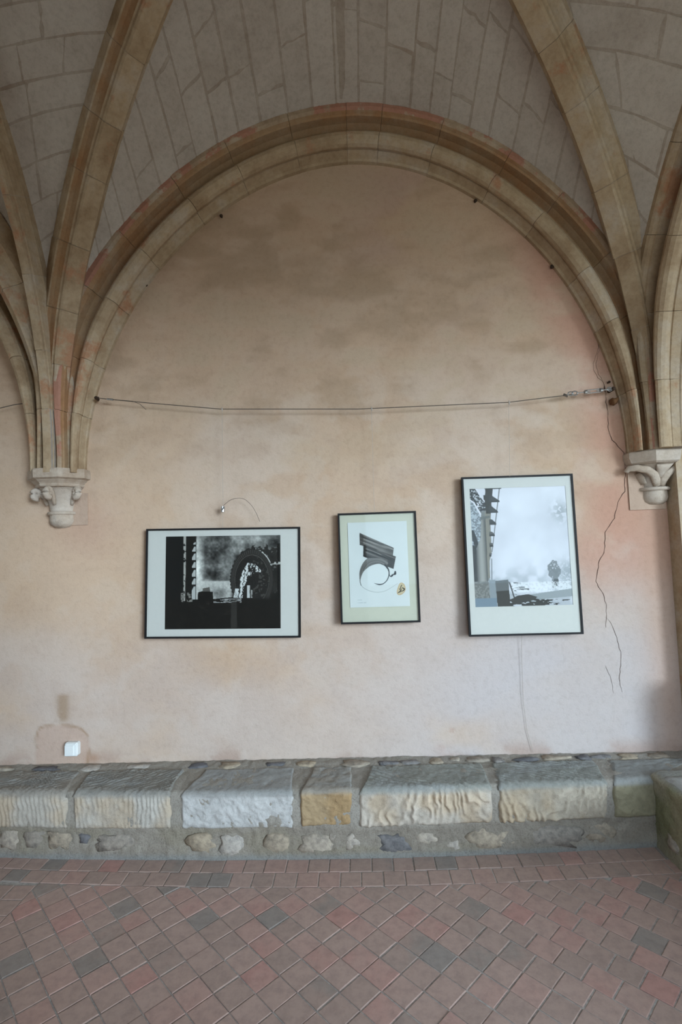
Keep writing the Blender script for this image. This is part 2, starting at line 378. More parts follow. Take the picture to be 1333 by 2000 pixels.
PROF_WALL = [(-.03, -.004), (.028, -.004), (.036, .010), (.088, .028)] + roll(.135, .062, .049, -150, 140, 11) + \
    [(.080, .110), (.076, .135), (.092, .160), (.130, .180), (.182, .184), (.186, .196), (.205, .204), (.215, .222), (.215, .27), (-.03, .27)]
PROF_DIAG = [(-.046, 0), (.046, 0), (.056, .012), (.058, .034), (.066, .040), (.070, .060), (.078, .085), (.094, .105), (.102, .110), (.104, .150), (.104, .21),
    (-.104, .21), (-.104, .150), (-.102, .110), (-.094, .105), (-.078, .085), (-.070, .060), (-.066, .040), (-.058, .034), (-.056, .012)]
PROF_TRANS = [(s*.44, r) for s, r in PROF_DIAG]
def inset(prof, k=.0055):
    # the mortar behind the stones: the same section pushed back into the masonry
    sym = abs(sum(p for p, _ in prof)) < 1e-6
    return [(p*.95, r+k) for p, r in prof] if sym else [(-.03, .004), (.022, .004), (.068, .034), (.068, .195), (.180, .216), (.205, .236), (.205, .265), (-.03, .265)]
HOLLOW = tuple(range(14, 21)); TRIM_N = [0]
def rib(arc, prof, label, lens, tmax=None, extra=0.0, upto=None, painted=()):
    TRIM_N[0] += 1; end = (arc.L if upto is None else upto)+extra; name = 'trim_%d' % TRIM_N[0]
    core = link(name, mesh(name, *sweep(arc, 0, end, inset(prof), 60)), JOINT); structure(core, label)
    t = 0; i = 0
    while t < end-.02:
        l = lens[i % len(lens)]*random.uniform(.92, 1.08); e = min(end, t+l)
        if end-e < .12: e = end
        jp, jr, sc = random.uniform(-.0022, .0022), random.uniform(-.0025, .0025), random.uniform(.985, 1.012)
        pr = [(p*sc+jp, r+jr) for p, r in prof]; n = max(3, int((e-t)/.05))
        v, f = sweep(arc, t+.0011, e-.0011, pr, n)
        me = mesh('voussoir', v, f); me.materials.append(RIBST); m = len(prof)
        if painted:
            me.materials.append(RIBOCHRE); me.materials.append(RIBRED); red = range(21, 24) if painted == HOLLOW else ()
            me.polygons.foreach_set('material_index', [1 if (k % m) in painted else 2 if (k % m) in red else 0 for k in range(n*m)]+[0, 0])
        link('voussoir', me, None, core); t = e; i += 1
    return core
APX, APZ = .02, 4.312
def wall_half(bx):
    return EllipseArc(bx, D, (1 if bx < 0 else -1, 0), abs(APX-bx), APZ-Z0, (0, -1, 0))
AFL, AFR = wall_half(-1.79), wall_half(1.74); AFL.taper = AFR.taper = .8; AFL.rbase = AFR.rbase = .36
rib(AFL, PROF_WALL, 'moulded stone arch hugging the wall, left half', [.42, .36, .40, .34], painted=HOLLOW, extra=0)
rib(AFR, PROF_WALL, 'moulded stone arch hugging the wall, right half', [.38, .42, .36, .40], painted=HOLLOW, extra=0)
KX, KY = 0.0, 1.6
def diag(bx, by, R):
    d = (KX-bx, KY-by); L = math.hypot(*d); u = (d[0]/L, d[1]/L)
    return Arc(bx, by, d, R, L, (-u[1], u[0], 0) if bx < 0 else (u[1], -u[0], 0))
ADL, ADR = diag(-1.91, 3.20, 2.5), diag(1.855, 3.21, 2.42); ADL.taper = ADR.taper = .66
rib(ADL, PROF_DIAG, 'diagonal vault rib rising from the left corbel', [.37, .30, .36, .40], upto=ADL.L*.98, painted=(14, 15, 16))
rib(ADR, PROF_DIAG, 'diagonal vault rib rising from the right corbel', [.42, .34, .45, .38], upto=ADR.L*.98)
XT = -1.945
wT = 3.13-KY; ATL = Arc(XT, 3.13, (0, -1), (wT*wT+2.7*2.7)/(2*wT), wT, (1, 0, 0))
rib(ATL, PROF_TRANS, 'transverse vault rib at the left edge of the bay', [.40, .36, .42])
wS = 3.085-KY; ASR = Arc(XR, 3.085, (0, -1), (wS*wS+1.9**2)/(2*wS), wS, (-1, 0, 0))
ASR.rbase = .36; ASR.taper = .8
rib(ASR, PROF_WALL, 'moulded stone arch on the right side wall', [.40, .36, .42])
XM = -1.945
AFL2, ADL2 = mirror(AFL, XM), mirror(ADL, XM); AFL2.rbase = .36
rib(AFL2, PROF_WALL, 'moulded wall arch of the next bay to the left', [.40, .36, .42])
rib(ADL2, PROF_DIAG, 'diagonal vault rib of the next bay to the left', [.38, .34, .40])

# ------------------------------------------------------------------ vault: webs with their stones
def arc_at_h(arc, h, off):                 # height of the arc's extrados above horizontal distance h from its foot
    if isinstance(arc, EllipseArc): return arc.z0+(arc.bb+off)*max(0, 1-(max(arc.a-h, 0)/(arc.a+off))**arc.EXP)**(1/arc.EXP)
    q = (arc.R+off)**2-(arc.R-h)**2
    return arc.z0+math.sqrt(max(q, 0))
def diag_z(arc, h): return arc_at_h(arc, min(max(h, 0), arc.w), .150)
YW = D-.205
def surf_north(x, v):
    a = AFL if x <= APX else AFR
    zF = arc_at_h(a, abs(x-a.b[0]) if (x-a.b[0])*a.d[0] > 0 else -abs(x-a.b[0]), .245)
    g = ADL if x <= KX else ADR
    t = min(max((x-g.b[0])/(KX-g.b[0]), 0), 1); yG = min(lerp(g.b[1], KY, t), YW-.004); zG = diag_z(g, t*g.w)
    return np.array([x, lerp(YW, yG, v), lerp(zF, zG, v)+.05*math.sin(math.pi*v)*.3])
def surf_west(y, v):
    ys = y-.02*math.sin(math.pi*min(max((3.12-y)/(3.12-KY), 0), 1))-.0
    h = ATL.b[1]-ys; zF = arc_at_h(ATL, h, .15) if h < ATL.w else arc_at_h(ATL, ATL.w, .15)
    t = min(max((y-ADL.b[1])/(KY-ADL.b[1]), 0), 1); xG = lerp(ADL.b[0], KX, t); zG = diag_z(ADL, t*ADL.w)
    return np.array([lerp(XT, xG, v), lerp(ys, y, v), lerp(zF, zG, v)+.03*math.sin(math.pi*v)])
XE = XR-.205
def surf_east(y, v):
    ys = y-.17*math.sin(math.pi*min(max((3.12-y)/(3.12-KY), 0), 1))
    h = ASR.b[1]-ys; zF = arc_at_h(ASR, min(h, ASR.w), .245)
    t = min(max((y-ADR.b[1])/(KY-ADR.b[1]), 0), 1); xG = lerp(ADR.b[0], KX, t); zG = diag_z(ADR, t*ADR.w)
    return np.array([lerp(XE, xG, v), lerp(ys, y, v), lerp(zF, zG, v)+.03*math.sin(math.pi*v)])
cb = MB()
def backing(surf, c0, c1, n, mirrors):
    cs = [lerp(c0, c1, k/n) for k in range(n+1)]
    for mr in mirrors:
        pts = [mr(surf(c, v/6)) for c in cs for v in range(7)]
        cb.add(pts, [(i*7+j, i*7+j+1, (i+1)*7+j+1, (i+1)*7+j) for i in range(n) for j in range(6)])
I = lambda p: p; ms = lambda p: np.array([p[0], 2*KY-p[1], p[2]]); ml = lambda p: np.array([2*XM-p[0], p[1], p[2]]); mls = lambda p: ms(ml(p))
backing(surf_north, -1.95, 1.90, 90, [I, ms, ml, mls]); backing(surf_west, 3.12, KY, 40, [I, ms, ml, mls]); backing(surf_east, 3.12, KY, 40, [I, ms])
cb.box(-6.3, 6.3, ARC_Y0, D+.4, 5.6, 5.7)
ceil = structure(cb.build('ceiling', WEBJ, None, True), 'rib vault with whitewashed stone webs')
far_stones = MB(); NST = [0]
def nrm(surf, c, v):
    e = 1e-3; a = surf(c+e, v)-surf(c-e, v); b = surf(c, v+e)-surf(c, v-e) if e < v < 1-e else surf(c, min(v+e, 1))-surf(c, max(v-e, 0))
    n = np.cross(a, b); l = np.linalg.norm(n); n = n/(l or 1)
    return n if n[2] < 0 else -n
def web_stones(surf, c0, c1, course, lmin, lmax, seed, gap=.0062):
    rnd = random.Random(seed); sgn = 1 if c1 > c0 else -1
    cs = [c0]; target = course*rnd.uniform(.85, 1.2); acc = 0; prev = surf(c0, .25); c = c0
    while (c-c1)*sgn < 0:
        c += sgn*.004; q = surf(c, .25); acc += float(np.linalg.norm(q-prev)); prev = q
        if acc >= target: cs.append(c); acc = 0; target = course*rnd.uniform(.78, 1.25)
    for i in range(len(cs)-1):
        ca, cbb = cs[i], cs[i+1]; cm = (ca+cbb)/2
        Ln = float(np.linalg.norm(surf(cm, 1)-surf(cm, 0)))
        if Ln < .04: continue
        dc = float(np.linalg.norm(surf(cbb, .3)-surf(ca, .3))) or .1
        v = -rnd.uniform(0, .25)/Ln
        while v < 1:
            l = rnd.uniform(lmin, lmax)/Ln; va, vb = max(v, 0), min(v+l, 1); v += l
            if (vb-va)*Ln < .03: continue
            gc = gap/dc*rnd.uniform(.7, 1.6); gv = gap/Ln*rnd.uniform(.7, 1.6)
            if (vb-va) < 3*gv: continue
            h = rnd.uniform(.0015, .0035); top = []; K = 4
            for a in range(K+1):
                for b in range(K+1):
                    ta, tb = a/K, b/K
                    edge = a in (0, K) or b in (0, K)
                    ja, jb = (rnd.uniform(-.022, .022), rnd.uniform(-.02, .02)) if edge else (0, 0)
                    cc = lerp(ca, cbb, lerp(gc, 1-gc, ta)+ja*.8); vv = min(max(lerp(va+gv, vb-gv, tb)+jb*(vb-va), 0), 1)
                    top.append((cc, vv, edge))
            vv_ = []; n0 = nrm(surf, cm, (va+vb)/2)
            for cc, v2, edge in top:
                p = surf(cc, v2); vv_.append(p+n0*(h*(.75 if edge else 1.0)))
            W = K+1; f = [(x*W+y, x*W+y+1, (x+1)*W+y+1, (x+1)*W+y) for x in range(K) for y in range(K)]
            per = [(0, y) for y in range(K)]+[(x, K) for x in range(K)]+[(K, y) for y in range(K, 0, -1)]+[(x, 0) for x in range(K, 0, -1)]
            b0 = len(vv_); q = len(per)
            for x, y in per: vv_.append(vv_[x*W+y])
            for x, y in per: vv_.append(vv_[x*W+y]-n0*(h+.01))
            for k in range(q): f.append((b0+k, b0+q+k, b0+q+(k+1) % q, b0+(k+1) % q))
            ctr = surf(cm, (va+vb)/2)
            if in_view(ctr, 60) and NST[0] < 300:
                me = mesh('web_stone', vv_, f); me.polygons.foreach_set('use_smooth', [True]*(K*K)+[False]*len(per))
                link('web_stone', me, WEBST, ceil); NST[0] += 1
            else: far_stones.add(vv_, f)
web_stones(surf_north, APX-.06, -1.80, .155, .26, .58, 11); web_stones(surf_north, APX-.06, 1.76, .155, .26, .58, 12)
web_stones(surf_west, 3.06, 1.75, .175, .24, .50, 13); web_stones(surf_east, 3.06, 1.75, .200, .24, .46, 14)
if far_stones.v:
    o = far_stones.build('web_stones_beyond', WEBST, ceil); o['kind'] = 'stuff'

# ------------------------------------------------------------------ corbels
def poly_lathe(prof, cx, cy, sides=8, rot=22.5, smooth=False, wob=0, clip=None, seed=0, sub=1):
    """prof: list of (radius, z)"""
    rnd = random.Random(seed); v = []; f = []; n = sides*sub
    for r, z in prof:
        for k in range(n):
            kk = k/sub; a0 = math.radians(rot+360*math.floor(kk)/sides); a1 = math.radians(rot+360*(math.floor(kk)+1)/sides); t = kk-math.floor(kk)
            x = lerp(math.cos(a0), math.cos(a1), t)*r; y = lerp(math.sin(a0), math.sin(a1), t)*r
            j = 1+rnd.uniform(-wob, wob); v.append((cx+x*j, cy+y*j, z+rnd.uniform(-wob, wob)*.04))
    for i in range(len(prof)-1):
        for k in range(n): f.append((i*n+k, i*n+(k+1) % n, (i+1)*n+(k+1) % n, (i+1)*n+k))
    f.append(tuple(range(n))); f.append(tuple((len(prof)-1)*n+k for k in range(n-1, -1, -1)))
    return v, f
def round_lathe(prof, cx, cy, n=24, wob=0, seed=0): return poly_lathe(prof, cx, cy, n, 0, True, wob, None, seed)
def part(name, vf, m, parent, smooth=False):
    o = link(name, mesh(name, vf[0], vf[1], smooth), m, parent)
    return o
def curl(c, out, r=.030, w=.020, turns=1.35):
    """a rolled leaf tip: a tapering spiral ribbon-tube lying in the plane (out, z)"""
    mb = MB(); pts = []; rad = []
    for k in range(26):
        t = k/25; a = -1.9+t*turns*2*math.pi; rr = r*(1-.72*t)
        pts.append((c[0]+out[0]*rr*math.cos(a), c[1]+out[1]*rr*math.cos(a), c[2]+rr*math.sin(a))); rad.append(w*(.62-.30*t))
    tube(mb, pts, rad, 8); return mb
def left_corbel():
    cx, cy = -1.955, D
    t = empty('corbel', (cx, D, 1.88), 'carved stone corbel with octagonal abacus and curled leaves, left of the pictures', 'corbel')
    L = lambda vf: ([(x-cx, y-D, z-1.88) for x, y, z in vf[0]], vf[1])
    L0 = L; L = lambda vf: ([(x*.98, min(y*.98, .012), z+.025) for x, y, z in L0(vf)[0]], vf[1])
    part('abacus', L(poly_lathe([(.186, 2.185), (.210, 2.195), (.212, 2.242), (.205, 2.254), (.12, 2.256)], cx, cy, 8, 22.5, wob=.012, sub=3, seed=1)), CORBST, t)
    part('abacus_moulding', L(poly_lathe([(.142, 2.140), (.160, 2.143), (.165, 2.152), (.163, 2.160), (.172, 2.170), (.188, 2.184), (.186, 2.188)], cx, cy, 8, 22.5, wob=.008, sub=2, seed=2)), CORBST, t)
    part('bell', L(round_lathe([(.080, 1.985), (.084, 2.01), (.092, 2.05), (.108, 2.09), (.132, 2.122), (.150, 2.143)], cx, cy+.015, 20, .012, 3)), CORBST, t, True)
    for k, a in enumerate((-155, -92, -28)):
        ux, uy = math.cos(math.radians(a)), math.sin(math.radians(a))
        mb = curl((cx+ux*.150, cy+uy*.150, 2.105), (ux, uy), .031, .036)
        st = [(cx+ux*r, cy+.01+uy*r, z) for r, z in ((.095, 2.03), (.108, 2.07), (.128, 2.10), (.150, 2.125), (.175, 2.128))]
        tube(mb, st, [.010, .015, .020, .022, .018], 8)
        mb.v = L((mb.v, []))[0]; mb.build('leaf_curl', CORBST, t, True)
    part('ring', L(round_lathe([(.082, 1.962), (.096, 1.965), (.101, 1.974), (.096, 1.984), (.083, 1.988)], cx, cy+.015, 24, .01, 4)), CORBST, t, True)
    part('boss', L(round_lathe([(.020, 1.878), (.055, 1.884), (.078, 1.903), (.086, 1.925), (.084, 1.962), (.07, 1.968)], cx, cy+.015, 20, .03, 5)), CORBST, t, True)
    # rough plastered backing stone behind the corbel
    mb = MB().box(.03, .175, -.010, .012, .04, .25)
    part('backing_stone', (mb.v, mb.f), PATCH, t)
    return t
left_corbel()
def right_corbel():
    cx, cy = 1.900, D
    t = empty('corbel', (cx, D, 1.92), 'carved stone corbel with two broad leaf scrolls in the right corner', 'corbel')
    L = lambda vf: ([(min(x-cx, XR+.004-cx), min(y-D, .012), z-1.90) for x, y, z in vf[0]], vf[1])
    part('abacus', L(poly_lathe([(.168, 2.150), (.184, 2.160), (.196, 2.190), (.198, 2.222), (.190, 2.230), (.10, 2.232)], cx, cy, 8, 22.5, wob=.012, sub=3, seed=6)), CORBST, t)
    part('bell', L(round_lathe([(.074, 2.005), (.080, 2.04), (.095, 2.085), (.122, 2.12), (.150, 2.143), (.165, 2.152)], cx, cy+.02, 22, .012, 7)), CORBST, t, True)
    def ribbon(path, ws, ths):
        # broad carved leaf: an elliptical section swept up the bell, wide along the bell and thin across it
        mb = MB(); v = []; n = 12; N = len(path)
        for i, (ang, r, z) in enumerate(path):
            a = math.radians(ang); c = Vector((cx+math.cos(a)*r, cy+.02+math.sin(a)*r, z)); out = Vector((math.cos(a), math.sin(a), .0))
            p, q = path[max(i-1, 0)], path[min(i+1, N-1)]
            f3 = lambda s_: Vector((math.cos(math.radians(s_[0]))*s_[1], math.sin(math.radians(s_[0]))*s_[1], s_[2]))
            t_ = (f3(q)-f3(p)).normalized(); side = t_.cross(out).normalized(); nn = side.cross(t_)
            for k in range(n): b = 2*math.pi*k/n; v.append(c+side*(ws[i]*math.cos(b))+nn*(ths[i]*math.sin(b)))
        f = [(i*n+k, i*n+(k+1) % n, (i+1)*n+(k+1) % n, (i+1)*n+k) for i in range(N-1) for k in range(n)]+[tuple(range(n-1, -1, -1)), tuple((N-1)*n+k for k in range(n))]
        return [(min(x-cx, XR+.004-cx), min(y-D, .012), z-1.90) for x, y, z in v], f
    for path, ws, ths in (
        ([(-100, .080, 2.015), (-104, .092, 2.050), (-112, .112, 2.085), (-126, .142, 2.112), (-143, .176, 2.128), (-155, .200, 2.128), (-160, .208, 2.112), (-158, .196, 2.104)], [.020, .026, .026, .024, .022, .020, .016, .010], [.012, .016, .018, .018, .016, .014, .012, .008]),
        ([(-80, .080, 2.015), (-76, .092, 2.050), (-68, .112, 2.085), (-54, .142, 2.112), (-37, .176, 2.128), (-25, .200, 2.128), (-20, .208, 2.112), (-22, .196, 2.104)], [.020, .026, .026, .024, .022, .020, .016, .010], [.012, .016, .018, .018, .016, .014, .012, .008]),
        ([(-90, .086, 2.06), (-90, .104, 2.09), (-90, .130, 2.118), (-90, .155, 2.140)], [.010, .024, .040, .052], [.010, .014, .014, .010]),
        ([(-155, .086, 2.03), (-158, .104, 2.07), (-160, .120, 2.10)], [.030, .036, .030], [.008, .010, .008])):
        part('leaf_scroll', ribbon(path, ws, ths), CORBST, t, True)
    part('ring', L(round_lathe([(.078, 1.986), (.100, 1.988), (.106, 1.998), (.100, 2.008), (.078, 2.010)], cx, cy+.02, 24, .01, 8)), CORBST, t, True)
    part('boss', L(round_lathe([(.018, 1.898), (.055, 1.903), (.076, 1.920), (.084, 1.945), (.083, 1.985), (.07, 1.992)], cx, cy+.02, 22, .012, 9)), CORBST, t, True)
    mb = MB().box(-.165, .06, -.012, .012, -.03, .22)
    part('backing_stone', (mb.v, mb.f), PATCH, t)
right_corbel()

# ------------------------------------------------------------------ floor
def yline(x): return 2.714+.024*(x+.17)**2
def ybench(x): return 2.943+.018*(x+.35)**2
fl = structure(MB().box(-6.3, 6.3, ARC_Y0, D+.4, -.25, -.004).build('floor', GROUT), 'worn terracotta tile floor')
def clip(poly, fn):
    out = []
    for i in range(len(poly)):
        a, b = poly[i], poly[(i+1) % len(poly)]; da, db = fn(a), fn(b)
        if da >= 0: out.append(a)
        if (da >= 0) != (db >= 0): t = da/(da-db); out.append((lerp(a[0], b[0], t), lerp(a[1], b[1], t)))
    return out
def area(p): return abs(sum(p[i][0]*p[(i+1) % len(p)][1]-p[(i+1) % len(p)][0]*p[i][1] for i in range(len(p))))/2
TILES = []
S, PHI, GX, GY = .1158, .7763, -.796, 2.5856
ca, sa = math.cos(PHI), math.sin(PHI)
rt = random.Random(21)
XB = -1.76
for b in range(-70, 60):
    off = 0
    if b >= 7: off = (.0, .42, .15, .55)[b % 4]
    bj = rt.uniform(-.006, .006)
    for a in range(-60, 70):
        g = .0026
        A0, A1, B0, B1 = (a+off)*S+g+rt.uniform(-.002, .002), (a+off+1)*S-g+rt.uniform(-.002, .002), b*S+g+bj*0+rt.uniform(-.0015, .0015), (b+1)*S-g
        p = [(GX+u*ca+w*sa, GY-u*sa+w*ca) for u, w in ((A0, B0), (A1, B0), (A1, B1), (A0, B1))]
        cx = sum(q[0] for q in p)/4; cy = sum(q[1] for q in p)/4
        if cy > 3 or cy < -.1 or cx < -3.2 or cx > 2.2: continue
        p = clip(p, lambda q: yline(q[0])-.004-q[1])
        if len(p) > 2: p = clip(p, lambda q: q[0]-XB-.004)
        if len(p) > 2: p = clip(p, lambda q: 1.975-q[0])
        if len(p) < 3 or area(p) < .0004: continue
        TILES.append(p)
for row in range(2):                                    # two straight courses along the bench
    x = -3.0+.05*row
    while x < 1.95:
        w = .1145*rt.uniform(.95, 1.05); g = .0026
        def yy(xx, k): return lerp(yline(xx), ybench(xx)+.03, k/2*.90+.0)
        p = [(x+g, yy(x, row)+g), (x+w-g, yy(x+w, row)+g), (x+w-g, yy(x+w, row+1)-g), (x+g, yy(x, row+1)-g)]
        TILES.append(p); x += w
x = XB                                                    # straight courses at the left edge
for col in range(6):
    y = 2.76
    while y > .3:
        h = .116*rt.uniform(.96, 1.04); TILES.append([(x-.116*(col+1)+.003, y-h+.003), (x-.116*col-.003, y-h+.003), (x-.116*col-.003, y-.003), (x-.116*(col+1)+.003, y-.003)]); y -= h
def tile_geo(p):
    n = len(p); cx = sum(q[0] for q in p)/n; cy = sum(q[1] for q in p)/n
    h = rt.uniform(-.0012, .0016); tx, ty = rt.uniform(-.012, .012), rt.uniform(-.012, .012)
    ar = sum(p[i][0]*p[(i+1) % n][1]-p[(i+1) % n][0]*p[i][1] for i in range(n))
    if ar < 0: p = p[::-1]
    def shrink(q, k): d = math.hypot(q[0]-cx, q[1]-cy) or 1; return (q[0]-(q[0]-cx)/d*k, q[1]-(q[1]-cy)/d*k)
    zf = lambda q: h+(q[0]-cx)*tx+(q[1]-cy)*ty
    v = [(q[0], q[1], -.012) for q in p]+[(q[0], q[1], zf(q)-.0018) for q in p]+[(*shrink(q, .0035), zf(q)) for q in p]
    f = [tuple(2*n+i for i in range(n))]
    for i in range(n):
        j = (i+1) % n; f += [(i, j, n+j, n+i), (n+i, n+j, 2*n+j, 2*n+i)]
    return v, f
def vis(p):
    c = (sum(q[0] for q in p)/len(p), sum(q[1] for q in p)/len(p), 0)
    if not in_view(c, 30) or c[1] < .3: return 0
    return area(p)/(c[0]**2+c[1]**2+3)
order = sorted(range(len(TILES)), key=lambda i: -vis(TILES[i])); keep = set(i for i in order[:300] if vis(TILES[i]) > 0)
rest = MB()
for i, p in enumerate(TILES):
    v, f = tile_geo(p)
    if i in keep: link('floor_tile', mesh('floor_tile', v, f), TILE, fl)
    else: rest.add(v, f)
o = rest.build('floor_tiles_beyond', TILE, fl); o['kind'] = 'stuff'

# ------------------------------------------------------------------ stone bench along the wall
bench = empty('stone_bench', (0, 3.1, 0), 'long low bench of tooled sandstone blocks against the pink wall', 'bench')
bench_off = np.array([0, 3.1, 0])
def bow(x): return .018*(x+.35)**2
def bench_mortar():
    prof = [(2.943, -.01), (2.946, .03), (2.956, .075), (2.958, .12), (2.950, .165), (2.948, .20), (2.950, .26), (2.948, .32), (2.948, .350), (2.962, .366), (3.02, .373), (3.09, .376), (3.16, .379), (3.20, .378), (3.24, .384), (3.28, .388), (3.321, .390)]
    prof = [(lerp(prof[i][0], prof[i+1][0], t), lerp(prof[i][1], prof[i+1][1], t)) for i in range(len(prof)-1) for t in (0, .33, .66)]+[prof[-1]]
    xs = np.linspace(-2.68, 1.97, 620); pr = np.array(prof); nS = len(pr)
    arcl = np.concatenate([[0], np.cumsum(np.hypot(*np.diff(pr, axis=0).T))])
    Xg, Sg = np.meshgrid(xs, arcl, indexing='ij')
    Yg = np.repeat(pr[None, :, 0], len(xs), 0)+bow(Xg)*(1-sstep(.35, .8, Sg)); Zg = np.repeat(pr[None, :, 1], len(xs), 0)
    n1 = fbm(Xg*9, Sg*9+3, 1, 4)-.5; n2 = fbm(Xg*38, Sg*38, 4, 3)-.5
    face = 1-sstep(.36, .42, Sg)
    Yg = Yg-(n1*.030+n2*.020)*face*sstep(0, .05, Sg); Zg = Zg+(n1*.012+n2*.012)*(1-face)
    c = np.ones(Xg.shape+(3,))*np.array((.36, .32, .265))
    m1 = fbm(Xg*4+2, Sg*8, 3, 4)
    c = c+(np.array((.43, .39, .33))-c)*sstep(.45, .65, m1)[..., None]*.8
    c = c+(np.array((.34, .30, .22))-c)*sstep(.55, .7, fbm(Xg*2, Sg*5+9, 5, 4))[..., None]*.6
    c = c+(np.array((.33, .35, .35))-c)*((1-sstep(.02, .05, Sg))*.7)[..., None]
    c = c+(np.array((.43, .40, .35))-c)*(sstep(.16, .22, Sg)*.75)[..., None]
    P = np.stack([Xg, Yg, Zg], -1)-bench_off
    return link('mortar_core', grid_mesh('mortar_core', P, c, True, True), MORTAR, bench)
bench_mortar()
def block(xf, xb, style, cf, ct, seed, z_lo=.168, y_front=2.934, parent=bench, origin=bench_off, mapf=None):
    """xf, xb: left and right end along the front and along the back"""
    rnd = np.random.RandomState(seed); k = seed*3.7
    # profile: bottom of front face -> rounded arris -> back of top
    prof = [(y_front+.045, z_lo-.005), (y_front+.016, z_lo+.001), (y_front+.008, z_lo+.010)]
    for t in np.linspace(.05, 1, 24): prof.append((y_front+.006*(1-t), lerp(z_lo+.012, .350, t)))
    prof += [(y_front+.004, .361), (y_front+.012, .369), (y_front+.024, .374)]
    for t in np.linspace(.06, 1, 26): prof.append((lerp(y_front+.024, 3.200, t), lerp(.374, .386, t)))
    prof += [(3.207, .383), (3.214, .360)]
    pr = np.array(prof); arcl = np.concatenate([[0], np.cumsum(np.hypot(*np.diff(pr, axis=0).T))])
    W = xf[1]-xf[0]; nx = max(14, int(W/.0065)); ts = np.concatenate([[0, .006], np.linspace(.02, .98, nx), [.994, 1]])
    T, Sg = np.meshgrid(ts, arcl, indexing='ij'); Y = np.repeat(pr[None, :, 0], len(ts), 0).copy(); Zz = np.repeat(pr[None, :, 1], len(ts), 0).copy()
    tt = sstep(.17, .48, Sg)
    wob0 = .018*(fbm(Sg*9+k, Sg*0+1.5, 2, 3)-.5); wob1 = .018*(fbm(Sg*9+k, Sg*0+7.5, 5, 3)-.5)
    Xl = lerp(xf[0], xb[0], tt)+wob0+.004; Xr = lerp(xf[1], xb[1], tt)+wob1-.004
    Xg = lerp(Xl, Xr, T)
    edge = np.minimum(T, 1-T)*W; ed = sstep(0, .012, edge)            # ends fall away into the joint
    front = 1-sstep(.195, .225, Sg); top = 1-front
    n1 = fbm(Xg*7+k, Sg*7, 1, 4)-.5; n2 = fbm(Xg*30+k, Sg*30, 4, 4)-.5; n3 = fbm(Xg*5+k, Sg*5+3, 6, 3)
    def ridges(ph): f = ph-np.floor(ph); return np.abs(f*2-1)**1.4
    wv = .55*fbm(Xg*10+k, Sg*10, 2, 3)
    if style == 'vert': hf = .0100*ridges(Xg*38+wv*3.2+Sg*3)*np.clip(n3*2-.4, .1, 1.3)+.014*n1+.010*n2; ht = .011*ridges(Xg*24-Sg*30+wv*3.5)*np.clip(n3*2-.35, .15, 1.2)+.012*n1+.010*n2
    elif style == 'rough': hf = .026*n1+.016*n2+.005*ridges(Xg*16+Sg*24+wv*9)*n3; ht = .012*n1+.009*n2
    elif style == 'pit': hf = .030*n1+.018*n2+.003*ridges(Sg*40+wv*9); ht = .016*n1+.014*n2
    else: hf = .018*ridges(Xg*19+wv*5.5-Sg*7*np.sin(Xg*9+k))*np.clip(n3*2.2-.5, .05, 1.3)+.022*n1+.014*n2; ht = .011*ridges(Xg*22+Sg*34+wv*3.5)*np.clip(n3*2-.35, .15, 1.2)+.012*n1+.010*n2
    Y -= (hf*front)*ed*sstep(0, .03, Sg); Zz += ht*top*ed
    Y += (1-ed)*.016*front; Zz -= (1-ed)*.012*top
    Y += bow(Xg)*(1-sstep(.3, .6, Sg))
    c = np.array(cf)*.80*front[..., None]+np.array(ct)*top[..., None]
    oc = sstep(.40, .72, fbm(Xg*6+k, Sg*6+5, 7, 4))
    if style in ('gouge', 'vert'): c = c+(np.array((.46, .33, .19))-c)*(oc*front*.45)[..., None]
    if style == 'pit': c = c+(np.array((.36, .24, .12))-c)*(oc*front*.7)[..., None]
    hh = hf*front+ht*top; c = c*np.clip(1+14*(hh-hh.mean()), .75, 1.3)[..., None]
    c = c+(np.array((.30, .31, .30))-c)*(sstep(.5, .68, fbm(Xg*4+k, Sg*9, 0, 4))*top*.6)[..., None]
    P = np.stack([Xg, Y, Zz], -1)
    if mapf is not None: P = mapf(P)
    return link('stone_block', grid_mesh('stone_block', P-origin, np.clip(c, 0, 1), True, True), BLOCKST, parent)
GT = (.28, .27, .24)
BK = .82
block((-2.66, -2.31), (-2.66, -2.32), 'vert', (.50, .45, .37), GT, 9)
block((-2.27, -1.719), (-2.29, -1.771), 'vert', (.56, .52, .45), (.29, .27, .235), 1)
block((-1.683, -1.110), (-1.711, -1.113), 'vert', (.55, .52, .46), (.27, .262, .235), 2)
block((-1.060, -.408), (-.999, -.434), 'rough', (.60, .60, .58), (.315, .315, .30), 3)
block((-.385, -.084), (-.331, -.083), 'pit', (.46, .34, .20), (.29, .265, .225), 4, .176)
block((-.056, .694), (.017, .704), 'gouge', (.57, .51, .43), (.28, .285, .255), 5)
block((.722, 1.339), (.743, 1.379), 'gouge', (.50, .44, .35), (.26, .265, .24), 6)
block((1.361, 1.62), (1.441, 1.95), 'rough', (.33, .30, .20), (.26, .26, .24), 7)

